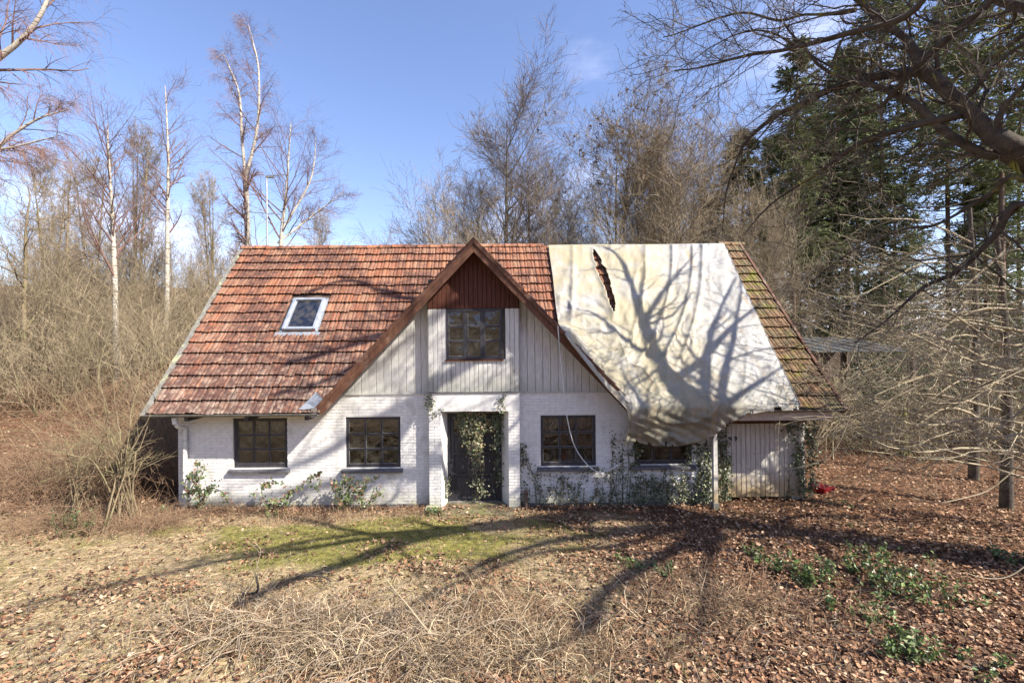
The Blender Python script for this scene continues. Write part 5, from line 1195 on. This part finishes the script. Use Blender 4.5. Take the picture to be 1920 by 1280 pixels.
for i, (px, Y, sc, lab) in enumerate(((1590, 7.5, 1.0, 'dark evergreen bush under the corrugated shed roof'), (1660, 6.5, 1.1, 'dark evergreen bush behind the mossy post'), (1745, 7.5, 1.25, 'large dark evergreen bush right of the mossy post'), (1830, 6.0, 1.2, 'dark evergreen bush behind the hazel, second from the right edge'), (1915, 6.5, 1.3, 'dark evergreen bush at the right edge'),
        (1700, 11, 1.5, 'tall evergreen bush deeper in the wood behind the shed'), (1800, 12, 1.6, 'tall evergreen bush in the wood near the right edge'), (1620, 12, 1.4, 'evergreen bush between shed and conifer trunks'), (1900, 12, 1.6, 'tall evergreen bush furthest right in the wood'), (1530, 13, 1.5, 'evergreen bush peeping over the right roof slope'))):
    g = empty('evergreen_bush', lab, 'bush', at(px, Y), i * 1.3); g.scale = (sc, sc, sc * .95); link('stems', stm, g); tag(link('foliage', lm, g), kind='stuff')
for px, Y, z1, r, nm, lab in ((1690, 3.9, 1.55, .13, 'mossy_post', 'thick mossy stump of a post in the shade right of the garage'), (1562, 6.2, 2.3, .11, 'mossy_post', 'slim mossy post standing just behind the garage corner')):
    g = empty(nm, lab, 'post', at(px, Y)); rs = np.random.default_rng(int(px)); P, R = trunk([(0, 0, 0), (.02, 0, z1 * .5), (0, 0, z1)], r, r * .8, 8, rs, .01)
    V, Q = tubes(P, R, 12); V += rs.normal(0, .006, V.shape); link('shaft', mesh_np('shaft', V, Q, M('moss_on_wood', (.17, .19, .04), (.11, .09, .05), 5, .95, .5), True), g)
    mb = MB(); mb.tube([(0, 0, z1 - .01), (0, 0, z1 + .01)], [r * .8, r * .7], 12); V, Q = tubes(np.array([[(0, 0, z1 - .01), (0, 0, z1 + .015), (0, 0, z1 + .016)]], float), np.array([[r * .8, r * .7, .001]]), 12); link('cut_top', mesh_np('cut_top', V, Q, BARK['tan']), g)

# ------------------------------------------------------------------ ground cover
LEAVES = [(.27, .15, .085), (.16, .08, .045), (.37, .24, .155), (.08, .04, .026), (.30, .17, .10), (.24, .135, .085), (.42, .30, .20), (.07, .04, .03), (.16, .10, .06)]
def on_ground(px, py):
    """march rays through pixels to the ground"""
    u = px - CX; v = CY - py; dx = (u * math.cos(ROLL) + v * math.sin(ROLL)) / F; dz = (-u * math.sin(ROLL) + v * math.cos(ROLL)) / F
    d = np.full(px.shape, 3.0); ok = np.zeros(px.shape, bool); res = np.full(px.shape, 60.)
    for k in range(90):
        z = CAM[2] + dz * d; h = H(dx * d, CAM[1] + d); hit = (z < h) & ~ok; res[hit] = d[hit]; ok |= hit; d = d * 1.03
    return dx * res, CAM[1] + res, ok
def litter():
    rs = np.random.default_rng(90)
    # spread evenly over what the picture shows of the ground, plus an even scatter over the whole place
    n1 = 150000; px = rs.uniform(-80, 2000, n1); py = 650 + 680 * rs.random(n1) ** .75; x, y, ok = on_ground(px, py); x = x + rs.normal(0, .05, n1); y = y + rs.normal(0, .08, n1)
    n2 = 75000; x2 = rs.uniform(-13, 13, n2); y2 = rs.uniform(-7.5, 6, n2)
    x = np.r_[x[ok], x2]; y = np.r_[y[ok], y2]
    m, s = ground_zone(x, y); clump = fbm(x * 1.1, y * 1.4, 3, 77); p = np.clip(1 - .88 * s - .9 * m, .08, 1) * (.30 + 1.0 * clump); p = np.where((s + m > .3) & (clump > .60), np.maximum(p, .38), p)
    inside = (x > -6.75) & (x < 7.1) & (y > -.02) & (y < 6.6) & ~((x > 5.0) & (y < .3)); k = (rs.random(len(x)) < p) & ~inside & (y < 40)
    x, y = x[k], y[k]; z = H(x, y) + .012 + .03 * rs.random(len(x)) ** 2 + .03 * clump[k]
    z += .07 * (fbm(x * 2.2, y * 2.2, 3, 8) - .5) * sst(-.3, -1, y)
    dist = np.hypot(x, y + 10); c = np.stack([x, y, z], 1)
    V, F_, col = leaves_at(rs, c, .054 * np.where(rs.random(len(c)) < .3, .6, 1.12) , LEAVES, up_=1.1, tiltn=.42, asp=.62)
    tag(link('leaf_litter', mesh_np('leaf_litter', V, F_, DRY, False, col)), 'carpet of fallen brown leaves on the ground around the house', 'leaves', kind='stuff')
litter()
def fallen_twigs():
    rs = np.random.default_rng(96); n = 3600; px = rs.uniform(0, 1920, n); py = 880 + 400 * rs.random(n); x, y, ok = on_ground(px, py); ok &= ~((x > -6.75) & (x < 7.1) & (y > -.05)); x = x[ok]; y = y[ok]; n = len(x)
    a = rs.random(n) * 6.283; L_ = .08 + .30 * rs.random(n) ** 2; z = H(x, y) + .03 + .03 * rs.random(n); b = a + rs.normal(0, .35, n)
    P = np.stack([np.stack([x, y, z], 1), np.stack([x + np.cos(a) * L_ / 2, y + np.sin(a) * L_ / 2, z + .02 * rs.random(n)], 1), np.stack([x + np.cos(a) * L_ / 2 + np.cos(b) * L_ / 2, y + np.sin(a) * L_ / 2 + np.sin(b) * L_ / 2, z], 1)], 1)
    V, Q = tubes(P, (.0022 + .003 * rs.random((n, 1)) ** 2) * np.array([[1, .8, .5]]), 3); tag(link('fallen_twigs', mesh_np('fallen_twigs', V, Q, BARK['grey'])), 'small broken twigs lying among the fallen leaves', 'twigs', kind='stuff')
fallen_twigs()
def blades(name, label, x, y, L, width, lean, col, seed, zoff=0, updir=.5, mat=None, azm=None, azs=1.0, cat='grass'):
    """grass blades, each three faces, combed along lean"""
    rs = np.random.default_rng(seed); n = len(x); az = (azm if azm is not None else rs.random(n) * 6.283) + rs.normal(0, azs, n); el = np.radians(lean) * (.5 + rs.random(n)); ln = L * (.4 + rs.random(n))
    d = np.stack([np.cos(az) * np.cos(el), np.sin(az) * np.cos(el), np.sin(el)], 1); p0 = np.stack([x, y, H(x, y) + zoff + .07 * (fbm(x * 2.2, y * 2.2, 3, 8) - .5) * sst(-.3, -1, y)], 1)
    p1 = p0 + d * ln[:, None] * .5; d2 = d + np.array([0, 0, -updir]) + rs.normal(0, .15, (n, 3)); d2 /= np.linalg.norm(d2, axis=1, keepdims=True); p2 = p1 + d2 * ln[:, None] * .5
    p2[:, 2] = np.maximum(p2[:, 2], p0[:, 2] + .008); w = np.cross(d, rs.normal(0, .4, (n, 3)) + (0, 0, 1)); w /= np.linalg.norm(w, axis=1, keepdims=True) + 1e-9; w *= (width * (.6 + .8 * rs.random(n)))[:, None] * .5
    V = np.stack([p0 - w, p0 + w, p1 + w * .8, p1 - w * .8, p2], 1).reshape(-1, 3); i = np.arange(n)[:, None] * 5
    col = np.array(col); c = col[rs.integers(len(col), size=n)] * (.7 + .6 * rs.random((n, 1)))
    o = link(name, mesh_np(name, V, [i + np.array([[0, 1, 2, 3]]), i + np.array([[3, 2, 4]])], mat or GRS, False, np.repeat(c, 5, 0))); return tag(o, label, cat, kind='stuff')
def scatter(n, x0, x1, y0, y1, seed, f):
    rs = np.random.default_rng(seed); x = rs.uniform(x0, x1, n); y = rs.uniform(y0, y1, n); k = (rs.random(n) < f(x, y)) & ~((x > -6.75) & (x < 7.1) & (y > -.03)); return x[k], y[k]
STRAW = [(.53, .405, .24), (.42, .30, .165), (.64, .52, .34), (.32, .23, .13), (.36, .32, .14), (.22, .21, .08), (.15, .10, .06)]
x, y = scatter(135000, -12.5, 5, -6.8, 1, 91, lambda x, y: ground_zone(x, y)[1] * (.35 + fbm(x * 1.2, y * 2, 2, 61)) * .9)
blades('dry_grass', 'flattened straw-coloured grass on the left half of the yard', x, y, .20, .0055, 14, STRAW, 92, updir=.45, azm=3.5 + 1.2 * fbm(x, y, 2, 14) * 2, azs=.5)
x, y = scatter(90000, -10, 4.5, -5, 1, 93, lambda x, y: ground_zone(x, y)[0] * .45)
blades('moss', 'yellow-green moss and short grass in front of the door', x, y, .075, .007, 48, [(.26, .24, .05), (.17, .17, .035), (.36, .31, .10), (.42, .35, .18)], 94, updir=.3)
x, y = scatter(26000, -13, 13, -6.8, 6, 95, lambda x, y: .12 + .5 * sst(-6, -7.5, x) * sst(3, -1, y))
blades('wild_grass', 'thin scattered green and dead grass among the leaves', x, y, .17, .004, 50, [(.12, .15, .04), (.40, .33, .2), (.3, .24, .14), (.16, .18, .05)], 96, updir=.6)
# tufts of dead grass round the wall foot, taller
x, y = scatter(9000, -9.5, -1, -1.1, .0, 97, lambda x, y: .6 * fbm(x * 2, y * 2, 2, 4) + .2 * (x < -6.5))
blades('dead_grass', 'dead grass tufts along the foot of the left wall', x, y, .26, .0045, 62, [(.46, .34, .22), (.36, .25, .16), (.25, .15, .09)], 98, updir=.7)

# tangles of dead bramble and stalks
def tangle(label, cx, cy, rx, ry, n, ln, r, seed, col, h=.35, name='bramble_tangle', twig=2, flatb=.5, bnd=.6):
    rs = np.random.default_rng(seed); x = cx + rx * rs.normal(0, .5, n); y = cy + ry * rs.normal(0, .5, n); z = H(x, y); K = 8
    az = rs.random(n) * 6.283; L_ = ln * (.4 + rs.random(n)); t = np.linspace(0, 1, K)[None]; bend = rs.normal(0, bnd, n)[:, None]
    a = az[:, None] + bend * t; st = L_[:, None] / (K - 1); X = x[:, None] + np.cumsum(np.cos(a) * st, 1); Y = y[:, None] + np.cumsum(np.sin(a) * st, 1)
    Z = np.maximum(H(X, Y) + .01, H(X, Y) + (h * (.25 + rs.random(n)))[:, None] * (4 * t * (1 - t) * flatb + t * (1 - flatb) * rs.random(n)[:, None] * 1.4) + rs.normal(0, .012, X.shape))
    b = np.array([cx, cy, float(H(cx, cy))]); P = np.stack([X, Y, Z], -1) - b; R = (r * (.5 + rs.random(n)))[:, None] * (1 - .6 * t)
    g = empty(name, label, 'brambles', tuple(b)); V, Q = join([(P, R)], [4]); tag(link('stems', mesh_np('stems', V, Q, col, True), g), kind='stuff')
    if twig: P1, R1 = grow(P, R, twig, .2, 1, 50, .35, 4, .2, .0, .6, rs, .2, r * .35); V, Q = join([(P1, R1)], [3]); tag(link('twigs', mesh_np('twigs', V, Q, col), g), kind='stuff')
    return g
deadm = M('dead_bramble', (.27, .18, .11), (.13, .08, .05), 2, .9); greyst = M('grey_dead_stalks', (.33, .27, .20), (.16, .12, .085), 2, .9)
def gp(px, py):
    x, y, ok = on_ground(np.array([float(px)]), np.array([float(py)])); return float(x[0]), float(y[0])
for px, py, rx, ry, n, ln, r, h, m, lab in (
        (520, 1190, 1.0, .5, 200, .7, .0055, .28, greyst, 'grey heap of dead stalks at the bottom left of centre'),
        (760, 1230, 1.1, .5, 260, .75, .0055, .32, greyst, 'tangle of pale dead stems at the bottom edge left of centre'),
        (930, 1180, 1.0, .45, 260, .5, .003, .18, deadm, 'brown bramble tangle in front of the doorway near the bottom edge'),
        (1180, 1240, 1.0, .4, 130, .5, .003, .18, deadm, 'thin pinkish dead stems at the bottom edge right of centre'),
        (1345, 1130, .9, .6, 150, .7, .004, .35, deadm, 'sparse upright dead brambles right of centre in the leaves'),
        (1560, 1200, 1.1, .5, 70, .6, .0035, .2, deadm, 'few dead stems between the green plants at lower right'),
        (250, 990, 1.3, .45, 320, .55, .004, .35, deadm, 'reddish dead brambles on the bank left of the downpipe'),
        (150, 900, 1.6, .9, 460, .9, .0045, .6, deadm, 'wide patch of brown dead brambles on the left slope'),
        (60, 760, 2.2, 1.5, 480, 1.3, .006, 1.0, deadm, 'brown bramble bank at the left edge below the thicket'),
        (220, 760, 1.6, 1.4, 380, 1.3, .006, .95, deadm, 'brown bramble bank between slender birch and house'),
        (420, 965, 1.0, .22, 150, .35, .003, .2, deadm, 'low dry stems along the wall under the first window')):
    x, y = gp(px, py); tangle(lab, x, y, rx, ry, n, ln, r, int(px + py), m, h, twig=0 if m is greyst else 2, bnd=.35 if m is greyst else .6)
rs = np.random.default_rng(350)
hx = np.concatenate([gp(px, py)[0] + rx * rs.normal(0, .5, n) for px, py, rx, ry, n in ((520, 1190, 1.2, .55, 2900), (760, 1230, 1.3, .55, 3600), (1010, 1230, 1.1, .45, 1700), (940, 1150, 1.0, .5, 900), (1330, 1150, 1.1, .7, 900))])
rs = np.random.default_rng(351)
hy = np.concatenate([gp(px, py)[1] + ry * rs.normal(0, .5, n) for px, py, rx, ry, n in ((520, 1190, 1.2, .55, 2900), (760, 1230, 1.3, .55, 3600), (1010, 1230, 1.1, .45, 1700), (940, 1150, 1.0, .5, 900), (1330, 1150, 1.1, .7, 900))])
blades('dead_grass', 'long pale dead grass heaped along the bottom edge left of centre', hx, hy, .38, .0075, 34, [(.44, .34, .21), (.30, .21, .12), (.22, .14, .085), (.52, .43, .29), (.10, .065, .04)], 352, updir=.55)
# the brushwood in the shadow of the left gable end
gx, gy = -7.55, -.55
tangle('dense dark brushwood piled against the left gable end of the house', -8.3, 1.2, 1.0, 1.2, 650, 1.2, .005, 301, deadm, 1.9, 'brushwood', 3, .25)
tangle('lower reddish briar thicket in front of the brushwood at the left gable end', -8.6, -.9, 1.5, .45, 300, .7, .004, 304, deadm, .5, 'briar', 3, .4)
tangle('brown briar mass on the bank above the brushwood', -10.6, 1.2, 1.1, 1.2, 420, 1.1, .005, 305, deadm, 1.0, 'briar', 3, .4)
arching('tall yellowish saplings in front of the left gable end', (-7.35, -.75, float(H(-7.35, -.75))), 302, 20, lambda r: np.array([r.uniform(-10, -6.7), r.uniform(-1.3, .8), r.uniform(1.4, 3.4)]), name='sapling', mat='tan', l1=.3, n1=7, n2=4, r=.012)
arching('bushy bare briar left of the saplings on the bank', (-8.4, -.6, float(H(-8.4, -.6))), 303, 20, lambda r: np.array([r.uniform(-10.4, -7.2), r.uniform(-1.5, 1.2), r.uniform(.6, 2.4)]), name='briar', mat='tan', l1=.3, n1=7, n2=4, r=.008)
# loose sticks in the foreground
def stick(label, pts, r0, r1, seed, mat='oak', n1=5):
    rs = np.random.default_rng(seed); b = np.array(pts[0]); P, R = trunk(np.array(pts) - b, r0, r1, 16, rs, .004); g = empty('dead_branch', label, 'branch', tuple(b))
    V, Q = tubes(P, R, 7); link('stem', mesh_np('stem', V, Q, BARK[mat], True), g); P1, R1 = grow(P, R, n1, .2, .95, 45, .4, 6, .18, .05, .6, rs, .3, .003); V, Q = tubes(P1, R1, 4); link('side_twigs', mesh_np('side_twigs', V, Q, BARK[mat], True), g)
def gpt(px, py, h=0): x, y = gp(px, py); return np.array([x, y, float(H(x, y)) + h])
def pt_at(px, py, Y): return W(px, py, Y)
x, y = gp(470, 1165); stick('dark gnarled fallen branch lying on the grass left of centre', [gpt(428, 1168, .04), gpt(455, 1140, .1), W(480, 1108, y + .2), W(478, 1075, y + .25)], .028, .008, 311)
x, y = gp(560, 1110); stick('curved mossy fallen branch on the moss left of centre', [gpt(520, 1112, .04), gpt(560, 1105, .10), gpt(600, 1098, .12), gpt(622, 1108, .05)], .022, .010, 312)
x, y = gp(840, 1235); stick('straight pale stick leaning out of the dead stems at the bottom', [W(852, 1240, y), W(800, 1180, y + .1), W(760, 1130, y + .15), W(722, 1082, y + .2)], .013, .006, 313, 'hazel', 3)
x, y = gp(735, 1200); stick('thin dark upright twig beside the straight stick', [W(736, 1200, y), W(739, 1150, y), W(738, 1098, y + .05)], .007, .003, 314, 'oak', 3)
x, y = gp(475, 1110); stick('small upright forked sapling on the mossy lawn', [W(478, 1108, y), W(482, 1060, y), W(489, 1028, y), W(480, 1010, y)], .008, .002, 315, 'hazel', 5)
x, y = gp(685, 1190); stick('second thin bent twig left of the straight stick', [W(688, 1198, y), W(672, 1160, y), W(664, 1130, y)], .006, .003, 316, 'oak', 2)

# green plants in the litter
def herb(label, px, py, n, r, h, size, seed, cols=GREENS, name='green_plant'):
    rs = np.random.default_rng(seed); x, y = gp(px, py); b = np.array([x, y, float(H(x, y))]); g = empty(name, label, 'plant', tuple(b))
    m = max(6, n // 14); cx = rs.normal(0, r * .5, m); cy = rs.normal(0, r * .4, m); top = np.stack([cx * 1.25, cy * 1.25, h * (.3 + .8 * rs.random(m))], 1); bot = np.stack([cx * .8, cy * .8, H(x + cx * .8, y + cy * .8) - b[2]], 1)
    P = np.stack([bot, (bot + top) / 2 + rs.normal(0, .02, (m, 3)), top], 1); V, Q = tubes(P, np.full((m, 3), .0035), 4); tag(link('stems', mesh_np('stems', V, Q, BARK['tan'], True), g), kind='stuff')
    n = int(n * 1.5); size *= .72; k = rs.integers(m, size=n); t = rs.random((n, 1)) ** .6; c = bot[k] * (1 - t) + top[k] * t + rs.normal(0, size * .55, (n, 3)); V, F_, col = leaves_at(rs, c, size, cols, up_=.8, tiltn=.6, asp=.48)
    tag(link('foliage', mesh_np('foliage', V, F_, EVG, False, col), g), kind='stuff')
FRESH = [(.07, .125, .03), (.11, .175, .045), (.05, .09, .025), (.15, .19, .06), (.10, .10, .04)]
for a in (('bright green clump beside the porch step', 810, 972, 90, .22, .14, .09, FRESH), ('bright green weed cluster right of centre', 1190, 1062, 110, .22, .12, .08, FRESH), ('second green weed beside the cluster right of centre', 1240, 1085, 120, .26, .12, .08, FRESH),
          ('green weed at the upper end of the green patch', 1410, 1045, 110, .22, .13, .08, FRESH), ('green brambles in the middle of the green patch', 1480, 1080, 160, .35, .25, .08, FRESH), ('tall leafy plant at the left of the green patch', 1520, 1110, 150, .3, .35, .10, FRESH),
          ('wide leafy bramble in the right of the green patch', 1640, 1095, 300, .55, .35, .09, FRESH), ('leafy bramble at the right end of the green patch', 1720, 1130, 320, .5, .38, .09, FRESH), ('low green plant below the green patch', 1600, 1160, 140, .45, .25, .08, FRESH), ('green leaves at the far right edge in the shadow', 1890, 1052, 160, .35, .22, .09, FRESH),
          ('upright green plant at the bottom edge on the right', 1680, 1235, 200, .35, .30, .09, FRESH), ('spreading greens at the bottom edge right of the upright plant', 1780, 1260, 150, .45, .25, .08, FRESH), ('small weed on the path behind the garage corner', 1585, 955, 60, .16, .1, .07, FRESH), ('dark evergreen seedling on the bank at lower left', 150, 1005, 260, .35, .42, .07, GREENS),
          ('small variegated weed at the foot of the downpipe', 300, 965, 90, .2, .14, .05, [(.3, .34, .2), (.12, .16, .05)]), ('low green tuft under the first window', 515, 972, 110, .2, .16, .05, FRESH), ('green plants climbing the shaded bank left of the garage path', 1650, 1040, 140, .5, .2, .07, FRESH),
          ('tiny weed in the leaves before the garage door', 1590, 990, 40, .12, .08, .06, FRESH), ('tiny green tuft on the slope at the left edge', 80, 880, 60, .25, .12, .06, GREENS)):
    herb(a[0], a[1], a[2], a[3], a[4], a[5], a[6], int(a[1] * 3 + a[2]), a[7])
x, y = scatter(1, 0, 1, 0, 1, 1, lambda x, y: x * 0)

# ------------------------------------------------------------------ ivy and wall shrubs
IVY = [(.055, .075, .03), (.10, .12, .055), (.035, .05, .02), (.22, .23, .13), (.14, .12, .06), (.3, .3, .2)]
def ivy(label, strands, dens, size, seed, cols=IVY, side=3, sl=.25, depth=.05, name='ivy', spread=.05):
    """strands: polylines on the wall; short side shoots; leaves facing outwards"""
    rs = np.random.default_rng(seed); b = np.array(strands[0][0], float); S = [trunk(np.array(s, float) - b, .008, .004, 14, rs, .015) for s in strands]
    P = np.concatenate([p for p, _ in S]); R = np.concatenate([r for _, r in S]); P1, R1 = grow(P, R, side, .05, .95, 45, 1, 6, .25, .08, .7, rs, .2, .003, abs_len=sl)
    P1[..., 1] = np.clip(P1[..., 1], -depth * 1.5 , depth * .6) if spread < 1 else P1[..., 1]
    g = empty(name, label, 'ivy', tuple(b)); V, Q = join([(P, R), (P1, R1)], [5, 3]); tag(link('stems', mesh_np('stems', V, Q, MAT['ivystem'], True), g), kind='stuff')
    L0 = np.linalg.norm(np.diff(P, axis=1), axis=2).sum(); L1 = np.linalg.norm(np.diff(P1, axis=1), axis=2).sum(); n = int(dens * (L0 + L1)); c = []
    for PP, w in ((P, L0), (P1, L1)):
        m = int(n * w / (L0 + L1)); i = rs.integers(PP.shape[0], size=m); f = rs.random(m) * (PP.shape[1] - 1); k = f.astype(int); f = (f - k)[:, None]; k = np.clip(k, 0, PP.shape[1] - 2); c.append(PP[i, k] * (1 - f) + PP[i, k + 1] * f)
    c = np.concatenate(c) + rs.normal(0, 1, (n if False else sum(len(q_) for q_ in c), 3)) * (spread, depth * .4, spread); c[:, 1] -= .02
    V, F_, col = leaves_at(rs, c, size, cols, nrm=np.array([.15, -1., .35]), tiltn=.45, asp=.95); tag(link('leaves', mesh_np('leaves', V, F_, EVG, False, col), g), kind='stuff')
def wl(pts, Y=-.02): return [W(x, y, Y) for x, y in pts]
rs = np.random.default_rng(401); S = []
for x in np.r_[np.linspace(990, 1180, 17), [1075, 1145, 1150, 1160, 1168, 1172]]:
    top = {True: rs.uniform(885, 912), False: rs.uniform(890, 925)}[x < 1120] if x < 1125 else (rs.uniform(795, 850) if 1138 < x < 1175 else rs.uniform(840, 900)); S.append(wl([(x + rs.normal(0, 3), 946), (x + rs.normal(0, 5), (946 + top) / 2), (x + rs.normal(0, 6), top)]))
ivy('ragged ivy climbing the white wall right of the porch and under the third window', S, 36, .034, 402, side=5, sl=.15)
ivy('ivy tendrils creeping along the sill of the third window', [wl([(985, 850), (992, 880), (1015, 888), (1060, 890)], -.12), wl([(985, 850), (990, 870), (1000, 900), (1010, 938)]), wl([(1140, 888), (1120, 880), (1085, 888)], -.12)], 45, .032, 403, side=6, sl=.10)
S = []
for x in np.linspace(1190, 1330, 30): top = rs.uniform(880, 905) if x < 1290 else rs.uniform(820, 870); S.append(wl([(x, 943), (x + rs.normal(0, 4), 915), (x + rs.normal(0, 6), top)]))
ivy('thick ivy covering the wall below the fourth window', S, 42, .034, 404, side=6, sl=.15)
S = [wl([(x, 940), (x + rs.normal(0, 5), 890), (x + rs.normal(0, 8), rs.uniform(808, 830))], -.04) for x in (1302, 1310, 1318, 1326, 1333)] + [wl([(1195, 885), (1192, 850), (1196, 832)], -.03), wl([(1285, 880), (1290, 850), (1292, 832)], -.03)]
ivy('dark dense ivy hanging between fourth window and white post', S, 75, .042, 405, side=6, sl=.14, cols=GREENS + IVY)
S = [wl([(x, 938), (x + rs.normal(0, 3), 880), (x + rs.normal(0, 4), rs.uniform(806, 815))], .2) for x in (1350, 1354, 1358, 1363)]
ivy('ivy column on the left edge of the boarded garage door', S, 75, .042, 406, side=6, sl=.10, cols=GREENS + IVY)
S = [wl([(1522, 938), (1518, 880), (1512, 830), (1520, 800)], .2), wl([(1510, 938), (1506, 890), (1500, 840), (1480, 800)], .2), wl([(1518, 930), (1526, 870), (1524, 820)], .2), wl([(1500, 925), (1495, 880), (1492, 850)], .2), wl([(1525, 840), (1515, 815), (1490, 800), (1470, 805)], .15)]
ivy('pale-stemmed ivy climbing the right corner of the garage', S, 70, .042, 407, side=9, sl=.18, cols=GREENS + [(.2, .2, .14)])
ivy('bare ivy runner on the garage boards', [wl([(1475, 935), (1478, 900), (1472, 865)], .28), wl([(1500, 920), (1505, 880), (1498, 850)], .28)], 35, .03, 408, side=5, sl=.15)
S = [wl([(x0, 774), (x0 + dx, 800), (x0 + dx * 1.5, y1)], y_) for x0, dx, y1, y_ in ((860, 8, 830, .1), (870, 6, 850, .08), (880, 4, 862, .05), (888, 2, 868, .04), (895, 1, 862, .05), (903, -3, 850, .05), (909, -5, 815, .08), (876, 10, 845, .02), (890, 6, 850, .0), (868, 2, 812, .1))]
ivy('thick curtain of ivy hanging in the middle of the doorway', S, 95, .048, 409, cols=[(.10, .12, .05), (.16, .17, .08), (.24, .22, .12), (.05, .07, .03), (.26, .19, .11)], side=4, sl=.11, spread=.04, depth=.06)
ivy('long bare ivy strands hanging in front of the right door leaf', [wl([(886, 862), (890, 890), (897, 910), (900, 935)], .1), wl([(905, 850), (908, 880), (906, 925), (922, 930), (932, 895), (935, 880)], .1), wl([(900, 865), (902, 900), (905, 930)], .08)], 45, .035, 410, side=6, sl=.12)
ivy('ivy strand hanging down the right side of the doorway', [wl([(932, 776), (934, 820), (935, 870), (932, 910)], .1), wl([(928, 776), (931, 800), (934, 850)], .08), wl([(936, 774), (937, 800), (936, 840)], .08)], 80, .042, 411, side=4, sl=.06, cols=GREENS + IVY)
ivy('short ivy shoot at the top left of the porch lintel', [wl([(803, 740), (812, 756), (822, 773)], YB - .015), wl([(804, 742), (808, 755), (818, 770)], YB - .015)], 80, .036, 412, side=3, sl=.06)
ivy('short ivy shoot at the top right of the porch lintel', [wl([(945, 738), (940, 755), (934, 771)], YB - .015)], 80, .036, 413, side=3, sl=.06)
ivy('thin ivy at the foot of the left porch reveal', [wl([(835, 935), (836, 915), (834, 895)], .05), wl([(832, 938), (835, 920), (838, 905)], .05)], 90, .03, 414, side=5, sl=.08)
ivy('ivy line climbing the edge of the right porch pier', [wl([(975, 942), (974, 900), (976, 850), (973, 838)], -.03)], 90, .04, 415, side=6, sl=.09)
def rose(label, px, stems, seed, cols, dens=60, size=.05, mat=None):
    rs = np.random.default_rng(seed); ivy(label, [[W(px, 950, -.32)] + [W(x, y, Y) for x, y, Y in s] for s in stems], dens, size, seed, cols=cols, side=7, sl=.22, spread=1.0 * .03, depth=.10, name='wall_shrub')
RC = [(.09, .13, .04), (.14, .16, .06), (.20, .10, .06), (.06, .09, .03)]
rose('thorny green shrub growing up the wall beside the downpipe', 378, [[(372, 910, -.25), (381, 878, -.2), (376, 868, -.2)], [(395, 915, -.3), (420, 922, -.3), (432, 935, -.3)], [(365, 920, -.25), (352, 925, -.25)], [(385, 925, -.2), (402, 905, -.2)], [(368, 900, -.2), (358, 880, -.2)]], 421, RC, 38)
rose('arching reddish rose shoots between the first two windows', 500, [[(490, 920, -.3), (500, 912, -.3), (520, 910, -.3)], [(540, 930, -.3), (570, 905, -.3), (597, 893, -.3), (602, 915, -.3)], [(525, 935, -.3), (545, 915, -.3)]], 422, RC, 42)
rose('upright leafy shrub below the left end of the second window', 640, [[(636, 915, -.25), (645, 895, -.2), (648, 888, -.2)], [(632, 925, -.25), (628, 905, -.25)], [(660, 930, -.3), (672, 905, -.3)], [(650, 925, -.2), (652, 900, -.2)]], 423, RC, 55, .042)
rose('slender shoots with grey leaves under the second window', 685, [[(680, 920, -.25), (690, 905, -.2), (695, 900, -.2)], [(700, 930, -.3), (706, 918, -.3)], [(672, 930, -.3), (676, 908, -.3)]], 424, RC, 40, .042)
